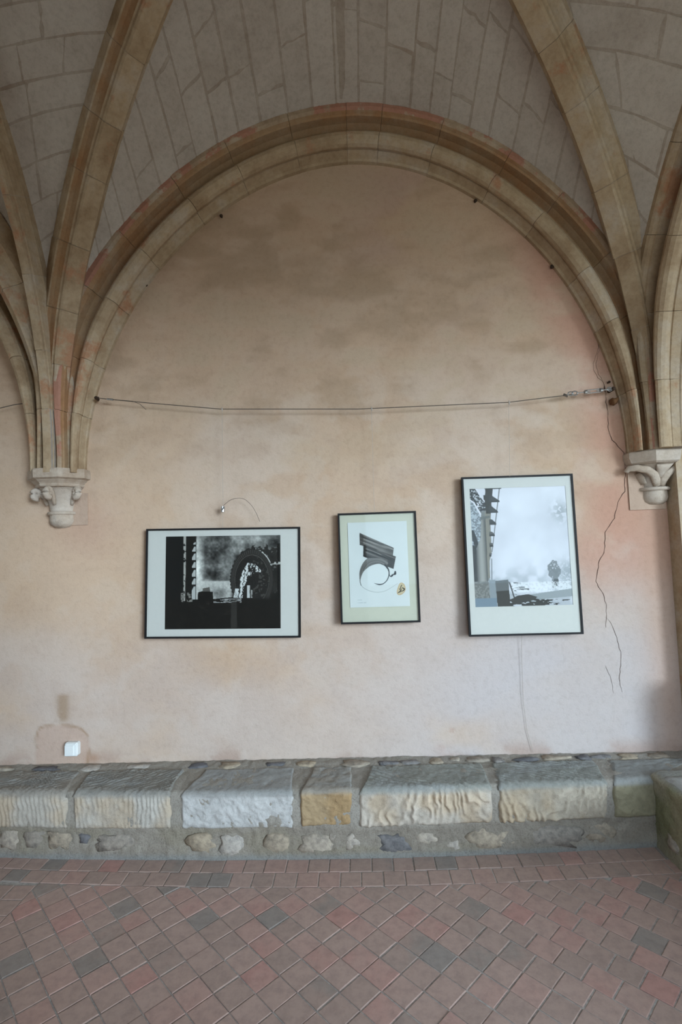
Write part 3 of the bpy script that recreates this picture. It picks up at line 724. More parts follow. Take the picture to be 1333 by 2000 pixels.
def icosphere_like(n1=7, n2=10):
    v = [(0, 0, 1)]; f = []
    for i in range(1, n1):
        th = math.pi*i/n1
        for k in range(n2): ph = 2*math.pi*(k+.5*(i % 2))/n2; v.append((math.sin(th)*math.cos(ph), math.sin(th)*math.sin(ph), math.cos(th)))
    v.append((0, 0, -1)); g = lambda i, k: 1+(i-1)*n2+k % n2
    for k in range(n2):
        f.append((0, g(1, k), g(1, k+1))); f.append((len(v)-1, g(n1-1, k+1), g(n1-1, k)))
        for i in range(1, n1-1): f.append((g(i, k), g(i+1, k), g(i+1, k+1), g(i, k+1)))
    return v, f
ICO = icosphere_like()
def lump(name, c, half, parent, origin, m, seed, boxy=.75, smooth=True, up='y'):
    rnd = random.Random(seed); v = []
    k = seed*1.37
    for x, y, z in ICO[0]:
        s = max(abs(x), abs(y), abs(z)); e = lerp(1, 1/s, boxy*.55)
        nz = .45+1.1*float(fbm(np.array(x*1.9+k+5), np.array(z*1.9+y*1.3+9), 3, 4))
        v.append((c[0]+x*e*half[0]*nz-origin[0], c[1]+y*e*half[1]*nz-origin[1], c[2]+z*e*half[2]*nz-origin[2]))
    return link(name, mesh(name, v, ICO[1], smooth), m, parent)
RUB = [(-2.065, .108, .118, .107), (-1.922, .114, .107, .083), (-1.769, .106, .118, .095), (-1.627, .121, .059, .047), (-1.46, .102, .195, .089), (-.95, .097, .136, .095), (-.763, .081, .118, .107), (-.518, .096, .118, .107), (-.275, .079, .207, .118), (-.203, .125, .041, .041), (-.09, .093, .089, .077), (.136, .073, .148, .107), (.306, .103, .13, .071), (.459, .058, .071, .065), (.67, .087, .213, .101), (.99, .088, .355, .107), (1.289, .095, .142, .101)]
for i, (x, z, w, h) in enumerate(RUB):
    lump('rubble_stone', (x, 2.966+bow(x), z-.012), (w*.60, .024, h*.54), bench, bench_off, RUBBLE, i+1)
TOPS = [(-2.302, 3.27, .156), (-2.018, 3.265, .156), (-1.734, 3.262, .125), (-1.436, 3.262, .156), (-1.051, 3.255, .113), (-.847, 3.255, .125), (-.56, 3.258, .125), (-.367, 3.255, .125), (-.061, 3.25, .175), (.137, 3.25, .138), (.262, 3.255, .125), (.427, 3.256, .081), (.543, 3.273, .056), (.69, 3.268, .144), (.81, 3.255, .062), (.973, 3.260, .156), (1.16, 3.275, .188), (1.331, 3.275, .094), (1.44, 3.275, .125), (1.598, 3.275, .125), (1.78, 3.275, .138)]
for i, (x, y, w) in enumerate(TOPS):
    lump('packing_stone', (x, y, .380), (w*.52, .024+.010*(i % 3), .015), bench, bench_off, RUBBLE, i+40)

# the bench returning along the right wall
bench2 = empty('stone_bench', (1.78, 2.2, 0), 'mossy stone bench end returning along the right wall', 'bench'); off2 = np.array([1.78, 2.2, 0])
def return_bench():
    pr = np.array([(1.600, -.01), (1.602, .05), (1.606, .12), (1.604, .20), (1.606, .27), (1.603, .33), (1.600, .365), (1.604, .385), (1.618, .396), (1.65, .400), (1.75, .402), (1.86, .404), (1.971, .406)])
    pr = np.array([(lerp(pr[i][0], pr[i+1][0], t), lerp(pr[i][1], pr[i+1][1], t)) for i in range(len(pr)-1) for t in (0, .25, .5, .75)]+[tuple(pr[-1])])
    arcl = np.concatenate([[0], np.cumsum(np.hypot(*np.diff(pr, axis=0).T))]); ys = np.linspace(1.0, 3.025, 232)
    Yg, Sg = np.meshgrid(ys, arcl, indexing='ij'); Xg = np.repeat(pr[None, :, 0], len(ys), 0).copy(); Zg = np.repeat(pr[None, :, 1], len(ys), 0).copy()
    n1 = fbm(Yg*7, Sg*7, 2, 4)-.5; n2 = fbm(Yg*30, Sg*30, 3, 3)-.5; face = 1-sstep(.39, .43, Sg)
    Xg -= (n1*.035+n2*.010)*face; Zg += (n1*.012+n2*.005)*(1-face)
    hole = np.exp(-((Yg-2.72)/.035)**2-((Sg-.13)/.03)**2); Xg += hole*.05
    c = np.ones(Yg.shape+(3,))*np.array((.40, .36, .23)); c = c+(np.array((.30, .31, .18))-c)*sstep(.45, .62, fbm(Yg*4, Sg*4, 5, 4))[..., None]*.8
    c = c+(np.array((.48, .44, .34))-c)*sstep(.5, .65, fbm(Yg*5+4, Sg*5, 1, 4))[..., None]*.6
    c = c+(np.array((.36, .36, .33))-c)*(1-face)[..., None]*.9
    link('body', grid_mesh('body', np.stack([Xg, Yg, Zg], -1)-off2, c, True, False), MORTAR, bench2)
    v = [(1.600, 3.0, 0), (1.97, 3.0, 0), (1.97, 3.0, .40), (1.605, 3.0, .385)]
    for i, (y, z, w, h) in enumerate([(2.86, .10, .10, .07), (2.56, .28, .14, .09), (2.30, .12, .16, .10), (2.42, .30, .10, .07)]):
        lump('rubble_stone', (1.612, y, z), (.022, w*.5, h*.5), bench2, off2, RUBBLE, 80+i)
    for i, (y0, y1) in enumerate(((2.62, 2.97), (2.12, 2.58), (1.55, 2.08))):
        me = MB(); n = 14; g = []
        for a in range(n+1):
            for b in range(n+1):
                y = lerp(y0+.006, y1-.006, a/n); x = lerp(1.615, 1.965, b/n); e = min(a, n-a, b, n-b); z = .398+(.010 if e > 0 else -.006)+.006*(float(fbm(np.array(x*9), np.array(y*9), 2, 3))-.5)
                g.append((x-off2[0], y-off2[1], z))
        W = n+1; me.add(g, [(a*W+b, (a+1)*W+b, (a+1)*W+b+1, a*W+b+1) for a in range(n) for b in range(n)])
        m2 = mesh('top_slab', me.v, me.f, True, np.ones((len(me.v), 3))*np.array((.37, .37, .35))); link('top_slab', m2, BLOCKST, bench2)
return_bench()

# ------------------------------------------------------------------ framed pictures
def G(w, h): u = (np.arange(w)+.5)/w; v = (np.arange(h)+.5)/h; return np.meshgrid(u, v, indexing='ij')
def inpoly(U, V, pts):
    r = np.zeros(U.shape, bool); n = len(pts)
    for i in range(n):
        (x1, y1), (x2, y2) = pts[i], pts[(i+1) % n]
        if y1 == y2: continue
        c = ((y1 > V) != (y2 > V)) & (U < (x2-x1)*(V-y1)/(y2-y1)+x1); r ^= c
    return r
def stroke(U, V, pts, ws, asp):
    """coverage of a polyline with varying half width (in u units); asp = height/width"""
    m = np.zeros(U.shape)
    for i in range(len(pts)-1):
        (x1, y1), (x2, y2) = pts[i], pts[i+1]; dx, dy = x2-x1, (y2-y1)*asp
        t = np.clip(((U-x1)*dx+(V-y1)*asp*dy)/(dx*dx+dy*dy+1e-12), 0, 1)
        d = np.hypot(U-x1-t*dx, (V-y1)*asp-t*dy); w = lerp(ws[i], ws[i+1], t)
        m = np.maximum(m, np.clip((w-d)/.004+.5, 0, 1))
    return m
def put(img, mask, col): 
    mk = np.asarray(mask, float)[..., None]; img[:] = img*(1-mk)+np.array(col, float)*mk
def spline(pts, n=8):
    out = []
    for i in range(len(pts)-1):
        p0, p1, p2, p3 = pts[max(i-1, 0)], pts[i], pts[i+1], pts[min(i+2, len(pts)-1)]
        for k in range(n):
            t = k/n; out.append(tuple(.5*(2*p1[j]+(p2[j]-p0[j])*t+(2*p0[j]-5*p1[j]+4*p2[j]-p3[j])*t*t+(-p0[j]+3*p1[j]-3*p2[j]+p3[j])*t**3) for j in range(len(p1))))
    out.append(tuple(pts[-1])); return out
def paint_wheel():
    U, V = G(330, 264); img = np.zeros(U.shape+(3,)); n = fbm(U*14, V*12, 1, 5); nf = fbm(U*60, V*50, 3, 4)
    q = lambda x, y: ((x-225)/905, (y-352)/730)
    img[:] = 16; 
    sky = inpoly(U, V, [q(466, 340), q(1140, 340), q(1140, 800), q(466, 860)])
    g = 70+95*(n-.4)*1.6+60*(nf-.5)
    g = g+95*np.exp(-((U-.285)/.055)**2)*(1-sstep(.45, .62, V))+60*np.exp(-((U-.60)/.05)**2-((V-.06)/.12)**2)
    g = g+55*np.exp(-((U-.74)/.13)**2-((V-.05)/.06)**2)
    g = g-35*np.exp(-((U-.62)/.03)**2-((V-.1)/.12)**2)
    g = lerp(g, 190+50*(nf-.5), sstep(.475, .50, V)*(1-sstep(.56, .60, U))*.9); g = lerp(g, 95+80*(nf-.5), np.exp(-((U-.47)/.07)**2-((V-.62)/.06)**2)*.9)
    put(img, sky, (0, 0, 0)); img = np.where(sky[..., None], np.clip(g, 10, 235)[..., None]*np.ones(3), img)
    fol = inpoly(U, V, [q(900, 440), q(960, 415), q(1060, 410), q(1135, 420), q(1135, 860), q(900, 860)]) & (fbm(U*40, V*40, 2, 3) > .32+.5*(1-sstep(.05, .18, V)))
    put(img, fol*.85, (26, 24, 22))
    put(img, inpoly(U, V, [q(1100, 420), q(1140, 420), q(1140, 1090), q(1100, 1090)]), (15, 13, 12))
    # wheel: a dark toothed ring
    cx, cy = q(905, 700); ax, ay = .185, .33
    r = np.hypot((U-cx)/ax, (V-cy)/ay); ang = np.arctan2(V-cy, U-cx); tooth = .03*(np.floor(ang*11) % 2)
    wheel = (r < 1.0+tooth) & (V < .69)
    put(img, wheel, (30, 28, 27)); put(img, (np.abs(r-.80) < .012) & (V < .69), (92, 90, 88)); put(img, (r > .80) & (r < .98) & (V < .69), (38, 36, 35))
    put(img, (np.abs(r-1.0) < .02) & (U > .78) & (V < .33) & (nf > .45), (185, 185, 185))
    op = inpoly(U, V, [q(795, 840), q(800, 740), q(830, 640), q(870, 570), q(930, 580), q(985, 640), q(910, 660), q(870, 700), q(840, 760), q(830, 845)])
    put(img, op & (fbm(U*70, V*24, 5, 3) > .42), (205, 207, 210)); put(img, inpoly(U, V, [q(760, 840), q(775, 770), q(815, 770), q(815, 840)]), (196, 198, 202))
    put(img, inpoly(U, V, [q(868, 745), q(890, 745), q(890, 842), q(868, 842)]), (185, 187, 190)); put(img, inpoly(U, V, [q(898, 780), q(908, 780), q(908, 842), q(898, 842)]), (150, 150, 150))
    rr = np.hypot((U-cx)/ax, (V-cy)/ay); put(img, (rr > .84) & (rr < .96) & (V < .66) & (((ang*16) % 1) < .35), (64, 62, 60))
    put(img, op & (((U*34+V*3+1.2*nf) % 1) < .30), (40, 38, 37))
    put(img, (rr > .30) & (rr < .78) & (U > cx-.02) & (V < .66) & (nf > .60), (66, 64, 62))
    put(img, (np.abs(V-q(0, 575)[1]) < .014) & (U > .91) & (nf > .42), (170, 170, 170))
    # ground
    put(img, V > q(0, 850)[1]+.01*(nf-.5), (17, 15, 13)); put(img, inpoly(U, V, [q(480, 870), q(485, 795), q(520, 785), q(600, 792), q(605, 870)]), (16, 14, 13))
    put(img, inpoly(U, V, [q(520, 765), q(575, 755), q(580, 790), q(520, 790)]), (85, 82, 80))
    put(img, ((np.abs(V-q(0, 862)[1]) < .022) & (U > .42) & (U < .66) & (fbm(U*30, V*110, 6, 3) > .52)), (150, 150, 152))
    put(img, inpoly(U, V, [q(745, 850), q(785, 850), q(790, 1070), q(740, 1080)])*.5, (70, 68, 66))  # grey reflection band painted into the print
    put(img, ((V > .70) & (nf > .62))*.25, (60, 56, 52))
    # scaffold with rungs on the left
    put(img, inpoly(U, V, [q(368, 352), q(388, 352), q(384, 860), q(372, 860)]) & (nf > .34), (165, 163, 160))
    put(img, inpoly(U, V, [q(392, 352), q(440, 352), q(432, 850), q(388, 850)]), (20, 18, 16)); put(img, inpoly(U, V, [q(436, 352), q(466, 352), q(466, 850), q(436, 850)]), (170, 172, 174))
    put(img, stroke(U, V, [q(466, 352), q(467, 850)], [.0025, .0025], .8), (40, 40, 40))
    for y in (395, 430, 485, 552, 613, 680, 742):
        put(img, inpoly(U, V, [q(430, y-8), q(468, y-8), q(466, y+6), q(452, y+8), q(434, y+44), q(428, y+44)]), (20, 18, 17))
    put(img, inpoly(U, V, [q(436, 352), q(466, 352), q(462, 400), q(436, 420)]), (24, 22, 20))
    put(img, (np.abs(U-.19) < .05) & (np.abs(V-.66) < .05) & (nf > .60), (120, 118, 115))
    return img*np.array((1.0, .985, .965))
def paint_mist():
    U, V = G(280, 346); img = np.zeros(U.shape+(3,)); n = fbm(U*6, V*7, 1, 5); nf = fbm(U*70, V*90, 3, 4); nb = fbm(U*26, V*32, 5, 4)
    def q(x, y): return ((x-195-(y-268)*.046)/905, (y-268+(x-195)*.028)/1135)
    img[:] = np.array((196, 194, 202)); img += ((n-.5)*24)[..., None]; img += (10*(1-sstep(0, .3, V)))[..., None]
    def dark(m, k, c=(120, 126, 132)): put(img, np.clip(m, 0, 1)*k, c)
    dark(np.exp(-((U-.93)/.085)**2-((V-.22)/.085)**2)*(nb > .40)*(.5+nf), .75, (140, 142, 146))
    dark(sstep(.60, .80, V)*sstep(.33, .62, fbm(U*10, V*14, 2, 4)), .38); dark(np.exp(-((U-.97)/.10)**2-((V-.74)/.11)**2)*(nf > .40), .6, (125, 131, 134))
    tree = (np.hypot((U-.825)/.065, (V-.705)/.075) < .75+.5*nb) | inpoly(U, V, [(.80, .76), (.86, .76), (.862, .83), (.79, .84)])
    dark(tree*(nf > .33), .72, (84, 88, 90)); dark(inpoly(U, V, [(.82, .78), (.865, .78), (.868, .82), (.855, .84), (.80, .86), (.80, .835)])*(nf > .25), .8, (56, 58, 60))
    put(img, ((V > .80) & (V < .885) & (U > .38) & (nf > .44))*.8, (212, 212, 216))
    # left rock and machinery
    rock = inpoly(U, V, [(0, 0), (.06, 0), (.11, .07), (.16, .13), (.17, .24), (.13, .24), (.05, .12), (.035, .11), (0, .09)]) & (nb > .30)
    put(img, rock, (46, 45, 46)); put(img, rock & (nf > .64), (175, 178, 184))
    put(img, inpoly(U, V, [(0, .10), (.04, .13), (.11, .25), (.12, .33), (.09, .45), (.02, .52), (0, .55)]), (112, 116, 122)); put(img, inpoly(U, V, [(0, .10), (.04, .13), (.11, .25), (.12, .33), (.09, .45), (.02, .52), (0, .55)]) & (nf > .52), (160, 166, 174))
    put(img, inpoly(U, V, [(0, .35), (.03, .36), (.07, .47), (.04, .52), (0, .62)]) & (nb > .35), (40, 40, 42))
    put(img, inpoly(U, V, [(.115, .20), (.165, .19), (.165, .78), (.03, .78), (.045, .52), (.09, .45)]), (112, 112, 110))
    g = np.clip((U-.03)/.13, 0, 1); col = inpoly(U, V, [(.115, .24), (.160, .24), (.150, .79), (.02, .79), (.05, .50), (.10, .42)])
    img[:] = np.where(col[..., None], (52+95*np.sin(g*math.pi)**1.2)[..., None]*np.array((1, .98, .95)), img)
    put(img, inpoly(U, V, [(0, .50), (.05, .48), (.03, .79), (0, .79)]), (40, 39, 38))
    put(img, inpoly(U, V, [(.155, .20), (.215, .22), (.205, .30), (.20, .55), (.175, .62), (.170, .76), (.150, .76)]), (122, 116, 106))
    put(img, inpoly(U, V, [(.105, .245), (.205, .235), (.205, .255), (.105, .27)]), (92, 92, 90))
    put(img, inpoly(U, V, [(.170, 0), (.250, 0), (.228, .12), (.215, .22), (.165, .22), (.155, .10), (.145, .10), (.148, .06), (.165, .06)]), (38, 34, 28))
    put(img, inpoly(U, V, [(.160, 0), (.335, 0), (.335, .013), (.160, .010)]), (30, 29, 28)); put(img, stroke(U, V, [(.318, .0), (.205, .54)], [.0045, .0035], 1.25), (70, 70, 70))
    for k, (x, y, s) in enumerate([(1.0, .125, .105), (0, .215, .105), (0, .315, .085), (0, .41, .070), (0, .50, .062), (0, .58, .052)]):
        xr = .311-.0228*k; xl = .205-.006*k
        tone = (52, 52, 52) if k < 3 else (74, 72, 70)
        put(img, inpoly(U, V, [(xl, y-s*.55), (xl+.03, y-s*.55), (xr, y-.012), (xr, y), (xl, y-.002)]), tone); put(img, inpoly(U, V, [(xl, y-.014), (xr, y-.014), (xr, y), (xl, y)]), (34, 34, 34))
    put(img, stroke(U, V, [(.197, .60), (.188, .77)], [.004, .004], 1.25), (90, 92, 94))
    put(img, inpoly(U, V, [(.0, .785), (.155, .785), (.16, .93), (0, .93)]), (104, 103, 102)); put(img, inpoly(U, V, [(.0, .785), (.155, .785), (.16, .93), (0, .93)]) & (nf > .55), (125, 124, 122))
    put(img, inpoly(U, V, [(.155, .775), (.225, .775), (.228, .93), (.16, .93)]), (128, 134, 140)); put(img, inpoly(U, V, [(0, .925), (.228, .925), (.23, 1), (0, 1)]), (108, 122, 136))
    put(img, inpoly(U, V, [(.37, .965), (.45, .925), (.60, .90), (.75, .885), (1, .862), (1, .925), (.70, .945), (.52, .965)]), (138, 142, 146))
    put(img, (inpoly(U, V, [(.36, .94), (.48, .91), (.56, .925), (.66, .945), (.97, .95), (.93, .985), (.80, 1), (.23, 1), (.30, .95)]) & (fbm(U*22, V*90, 2, 3) > .40+.16*sstep(.5, .95, U))), (34, 33, 33))
    put(img, inpoly(U, V, [(.36, .945), (.44, .91), (.55, .90), (.64, .925), (.60, .95), (.40, .985)]), (44, 42, 41))
    put(img, inpoly(U, V, [(.222, .785), (.355, .775), (.362, .99), (.232, 1)]), (44, 42, 41)); put(img, inpoly(U, V, [(.222, .785), (.355, .775), (.358, .865), (.224, .87)])*.8, (100, 103, 106))
    put(img, stroke(U, V, [(.365, .80), (.405, .925)], [.006, .006], 1.25), (48, 48, 50)); put(img, ((V > .80) & (V < .91) & (U > .38) & (U < .56) & (fbm(U*14, V*70, 4, 3) > .60)), (90, 92, 95))
    return img
def paint_drawing():
    U, V = G(280, 400); img = np.zeros(U.shape+(3,)); n = fbm(U*3, V*3, 1, 4)
    def q(x, y): return ((x-262-(y-270)*.033)/763, (y-270+(x-262)*.026)/1105)
    asp = 1.42; img[:] = np.array((196, 198, 198)); img += ((n-.5)*8)[..., None]
    Q = lambda *p: [q(*a) for a in p]
    st = fbm((U*.92+V*1.42*.40)*2.2, (V*1.42*.92-U*.40)*38, 3, 4); sl = fbm(U*9, V*9, 5, 3)
    A = inpoly(U, V, Q((418, 402), (640, 505), (858, 603), (846, 700), (640, 640), (420, 562)))
    B = inpoly(U, V, Q((468, 556), (640, 615), (884, 716), (852, 876), (690, 815), (465, 712)))
    for m_, lo in ((B, 58), (A, 84)):
        tone = np.clip(lo+26*(sl-.3)+150*(st-.46), 20, 165); img[:] = np.where(m_[..., None], tone[..., None]*np.array((1.02, .98, .95)), img)
    put(img, inpoly(U, V, Q((668, 515), (858, 603), (848, 660), (720, 590)))*.5*(st > .42), (150, 146, 142)); put(img, inpoly(U, V, Q((418, 402), (470, 430), (466, 560), (420, 562)))*.55, (44, 42, 42))
    put(img, inpoly(U, V, Q((468, 556), (500, 566), (495, 680), (465, 712)))*.8, (28, 27, 27)); put(img, inpoly(U, V, Q((500, 566), (660, 628), (600, 640), (480, 590)))*.75, (40, 36, 34))
    put(img, inpoly(U, V, Q((790, 740), (870, 740), (852, 876), (770, 830)))*.6, (34, 32, 32)); put(img, inpoly(U, V, Q((640, 660), (780, 720), (800, 750), (700, 720)))*.45*(st > .45), (170, 166, 160))
    cres = inpoly(U, V, spline(Q((620, 735), (520, 740), (455, 810), (420, 900), (416, 980), (432, 1085), (426, 1000), (452, 920), (500, 865), (570, 822), (680, 810), (760, 830), (780, 790), (700, 740)), 6))
    img[:] = np.where(cres[..., None], np.clip(88+70*(fbm(np.hypot(U-.46, (V-.62)*1.42)*60, U*2, 2, 3)-.35), 40, 190)[..., None]*np.array((1, .97, .95)), img)
    L = spline(Q((640, 805), (560, 830), (480, 890), (440, 960), (425, 1030), (438, 1085)), 6); put(img, stroke(U, V, L, [.006]*len(L), asp)*.8, (70, 66, 64))
    L = spline(Q((430, 1060), (460, 1110), (540, 1155), (640, 1176), (740, 1160), (820, 1118), (905, 1062)), 6); put(img, stroke(U, V, L, list(np.linspace(.0040, .0018, len(L))), asp)*.75, (120, 124, 124))
    L = spline(Q((745, 825), (785, 880), (795, 940), (775, 1010), (730, 1060), (680, 1076), (640, 1070), (605, 1058)), 6); put(img, stroke(U, V, L, list(np.interp(np.linspace(0, 1, len(L)), [0, .25, .55, .75, 1], [.016, .008, .006, .010, .001])), asp), (34, 36, 38))
    L = spline(Q((775, 850), (792, 900), (800, 955), (820, 972), (845, 950), (870, 940), (874, 912)), 6); put(img, stroke(U, V, L, list(np.interp(np.linspace(0, 1, len(L)), [0, .4, .6, .72, .85, 1], [.005, .006, .016, .008, .020, .013])), asp), (32, 33, 38))
    blob = inpoly(U, V, spline(Q((955, 1052), (985, 1075), (1002, 1130), (985, 1175), (940, 1210), (905, 1205), (895, 1165), (910, 1110), (930, 1065), (955, 1052)), 5))
    put(img, blob, (186, 170, 140)); L = spline(Q((955, 1054), (985, 1076), (1001, 1130), (985, 1174), (940, 1208), (905, 1203), (896, 1165), (911, 1110), (931, 1066), (955, 1054)), 4); put(img, stroke(U, V, L, [.004]*len(L), asp)*.7, (176, 128, 78))
    for pts, w in ((Q((955, 1085), (940, 1120), (948, 1150), (915, 1178)), .006), (Q((925, 1130), (950, 1165), (975, 1150)), .005), (Q((965, 1120), (990, 1135), (975, 1155)), .008), (Q((905, 1185), (940, 1170)), .004)):
        L = spline(pts, 5); put(img, stroke(U, V, L, [w]*len(L), asp), (36, 32, 30))
    rn = fbm(U*90, V*14, 6, 2); put(img, ((np.abs(V-q(0, 1285)[1]) < .004) & (U > .13) & (U < .20) & (rn > .45))*.25, (110, 120, 125)); put(img, ((np.abs(V-q(0, 1322)[1]) < .005) & (U > .13) & (U < .27) & (rn > .45))*.25, (110, 120, 125))
    return img
def flat_print(name, img, w, h, y, parent, cx=0, cz=0, thick=.0015):
    n, m = img.shape[:2]; col = s2l(np.clip(img, 0, 255))
    xs = np.linspace(-w/2, w/2, n)+cx; zs = np.linspace(h/2, -h/2, m)+cz; Xg, Zg = np.meshgrid(xs, zs, indexing='ij')
    me = grid_mesh(name, np.stack([Xg, np.full(Xg.shape, y), Zg], -1), col, False, False)
    return link(name, me, PRINT, parent)
def frame_ring(w, h, fw, y0, y1):
    mb = MB(); o = [(-w/2, -h/2), (w/2, -h/2), (w/2, h/2), (-w/2, h/2)]; i = [(-w/2+fw, -h/2+fw), (w/2-fw, -h/2+fw), (w/2-fw, h/2-fw), (-w/2+fw, h/2-fw)]
    v = [(x, y0, z) for x, z in o]+[(x, y0, z) for x, z in i]+[(x, y1, z) for x, z in o]+[(x, y1, z) for x, z in i]; f = []
    for k in range(4):
        j = (k+1) % 4; f += [(k, j, 4+j, 4+k), (8+k, 12+k, 12+j, 8+j), (k, 8+k, 8+j, j), (4+k, 4+j, 12+j, 12+k)]
    return mb.add(v, f)
def picture(name, cx, cz, rot, w, h, gap, lean, label, cat, img, pw, ph, pcx, pcz, matm, window=True):
    # local axes: x right, y into the wall, z up; the frame's front is at y = 0
    t = empty(name, (cx, D-gap, cz), label, cat, (-lean, -rot, 0))
    frame_ring(w, h, .0115, 0, .026).build('frame', BLACK, t)
    MB().box(-w/2+.006, w/2-.006, .018, .024, -h/2+.006, h/2-.006).build('backing_board', BOARD, t)
    iw, ih = w-.018, h-.018
    if window:
        a, b, c, d = pcx-pw/2, pcx+pw/2, pcz-ph/2, pcz+ph/2; mb = MB()
        mb.box(-iw/2, a, .0085, .0105, -ih/2, ih/2).box(b, iw/2, .0085, .0105, -ih/2, ih/2).box(a, b, .0085, .0105, -ih/2, c).box(a, b, .0085, .0105, d, ih/2)
        mb.build('mat', matm, t); flat_print('print', img, pw+.004, ph+.004, .0112, t, pcx, pcz)
    else:
        MB().box(-iw/2, iw/2, .0110, .0130, -ih/2, ih/2).build('mat', matm, t)
        MB().box(pcx-pw/2, pcx+pw/2, .0080, .0095, pcz-ph/2, pcz+ph/2).build('paper_edge', WHITE, t); flat_print('drawing', img, pw, ph, .0076, t, pcx, pcz)
    MB().box(-w/2+.009, w/2-.009, .0030, .0045, -h/2+.009, h/2-.009).build('glass', GLASS, t)
    return t
picture('framed_photograph', -.8795, 1.5166, -.0207, 1.0, .70, .058, .012, 'landscape black-framed dark photograph of a water wheel and scaffold, leftmost picture', 'picture', paint_wheel(), .745, .592, .0, .003, MAT_W)
picture('framed_drawing', .1218, 1.5821, -.0018, .50, .70, .062, .022, 'small black-framed ink drawing of a brushed grey shape and loop, middle picture', 'picture', paint_drawing(), .377, .537, .0, .02, MAT_G, False)
picture('framed_photograph', 1.0188, 1.6342, -.0042, .70, 1.0, .068, .024, 'tall black-framed pale misty photograph with machinery at left, rightmost picture', 'picture', paint_mist(), .603, .745, .0, .052, MAT_W)

# ------------------------------------------------------------------ picture rail cable and lines
WY = 3.25
cab = empty('picture_cable', (0, WY, 2.6), 'dark steel cable strung across the wall above the pictures', 'cable')
def rel(pts, o): return [(p[0]-o[0], p[1]-o[1], p[2]-o[2]) for p in pts]
CO = (0, WY, 2.6); WR = [(-1.688, 2.749), (-1.596, 2.734), (-1.307, 2.695), (-.862, 2.638), (.028, 2.600), (.982, 2.602), (1.352, 2.632), (1.40, 2.641)]
mb = MB(); tube(mb, rel([(x, WY, z) for x, z in WR], CO), .0026, 6); mb.build('cable', CABLE, cab)
mb = MB(); tube(mb, rel([(-1.70, WY+.05, 2.752), (-1.69, WY, 2.749), (-1.67, WY-.005, 2.746)], CO), [.010, .011, .007], 8); mb.build('wall_anchor', IRON, cab)
mb = MB(); tube(mb, rel([(-1.615, WY, 2.737), (-1.575, WY, 2.731)], CO), .0065, 8); mb.build('ferrule', STEEL, cab)
mb = MB(); tube(mb, rel([(-1.60, WY-.003, 2.735), (-1.50, WY-.004, 2.722), (-1.443, WY-.006, 2.714), (-1.392, WY-.012, 2.691), (-1.351, WY-.014, 2.652)], CO), .0018, 6); mb.build('loose_end', CABLE, cab)
# turnbuckle at the right end
ax = Vector((1, 0, .075)).normalized(); p0 = Vector((1.475, WY, 2.6475))
def along(t, off=(0, 0, 0)): q = p0+ax*t+Vector(off); return (q.x-CO[0], q.y-CO[1], q.z-CO[2])
mb = MB(); tube(mb, [along(0, (0, 0, .010)), along(.10, (0, 0, .010))], .0038, 8); tube(mb, [along(0, (0, 0, -.010)), along(.10, (0, 0, -.010))], .0038, 8)
tube(mb, [along(-.006), along(.008)], .0135, 8); tube(mb, [along(.092), along(.106)], .0135, 8); mb.build('turnbuckle', STEEL, cab)
mb = MB(); tube(mb, [along(-.055), along(.03)], .0036, 8); tube(mb, [along(.07), along(.165)], .0036, 8); mb.build('threaded_rod', STEEL, cab)
def ringm(c, r, w): m_ = MB(); tube(m_, [(c[0]+r*math.cos(a), c[1]-.002, c[2]+r*.75*math.sin(a)) for a in [2*math.pi*k/14 for k in range(14)]], w, 6, True); return m_
ringm(along(-.068), .017, .0042).build('eye_ring', STEEL, cab); ringm(along(-.095), .016, .0036).build('thimble', STEEL, cab); ringm(along(.152), .015, .0040).build('eye_ring', STEEL, cab)
mb = MB(); tube(mb, [(1.656-CO[0], .07, 2.665-CO[2]), (1.652-CO[0], .0, 2.663-CO[2]), (1.640-CO[0], -.008, 2.661-CO[2])], [.012, .013, .008], 8); mb.build('wall_anchor', IRON, cab)
mb = MB(); tube(mb, rel([(1.336, WY, 2.637), (1.352, WY-.002, 2.630), (1.362, WY, 2.622)], CO), [.009, .008, .004], 6); mb.build('cable_clip', CABLE, cab)
mb = MB(); tube(mb, [(-2.60, WY+.02, 2.655), (-2.334, WY, 2.708), (-2.248, WY, 2.725), (-2.10, WY+.03, 2.752)], .0026, 6)
o = mb.build('picture_cable', CABLE); tag(o, 'short run of cable on the wall left of the left corbel', 'cable')
def line(label, pts, extra=None):
    p = pts[0]; t = empty('hanging_line', p, label, 'wire'); m_ = MB(); tube(m_, rel(pts, p), .0011, 5); m_.build('line', NYLON, t)
    m_ = MB(); tube(m_, [(0, -.004, .010), (0, -.006, -.002), (.003, -.004, -.016)], [.003, .0055, .003], 6); m_.build('knot', NYLON, t)
    return t
h1 = line('thin line hanging from the cable to the leftmost picture', [(-.854, WY-.004, 2.637), (-.862, 3.262, 2.30), (-.867, 3.272, 1.985), (-.874, 3.276, 1.868)])
b1 = (-.854, WY-.004, 2.637)
mb = MB(); tube(mb, rel([(-.867, 3.268, 2.004), (-.867, 3.266, 1.968)], b1), .012, 8); tube(mb, rel([(-.858, 3.262, 2.002), (-.872, 3.258, 1.976)], b1), .006, 6); o = mb.build('wire_clamp', STEEL, h1)
mb = MB(); tube(mb, rel(spline([(-.866, 3.266, 1.998), (-.853, 3.266, 2.018), (-.802, 3.262, 2.049), (-.735, 3.260, 2.050), (-.686, 3.260, 2.012), (-.654, 3.262, 1.961), (-.629, 3.266, 1.898)], 5), b1), .0013, 5); mb.build('curled_wire_end', CABLE, h1)
line('thin line hanging from the cable to the middle picture', [(.114, WY-.004, 2.598), (.110, 3.255, 2.25), (.108, 3.262, 1.93)])
line('thin line hanging from the cable to the rightmost picture', [(.989, WY-.004, 2.602), (.980, 3.252, 2.35), (.972, 3.258, 2.128)])
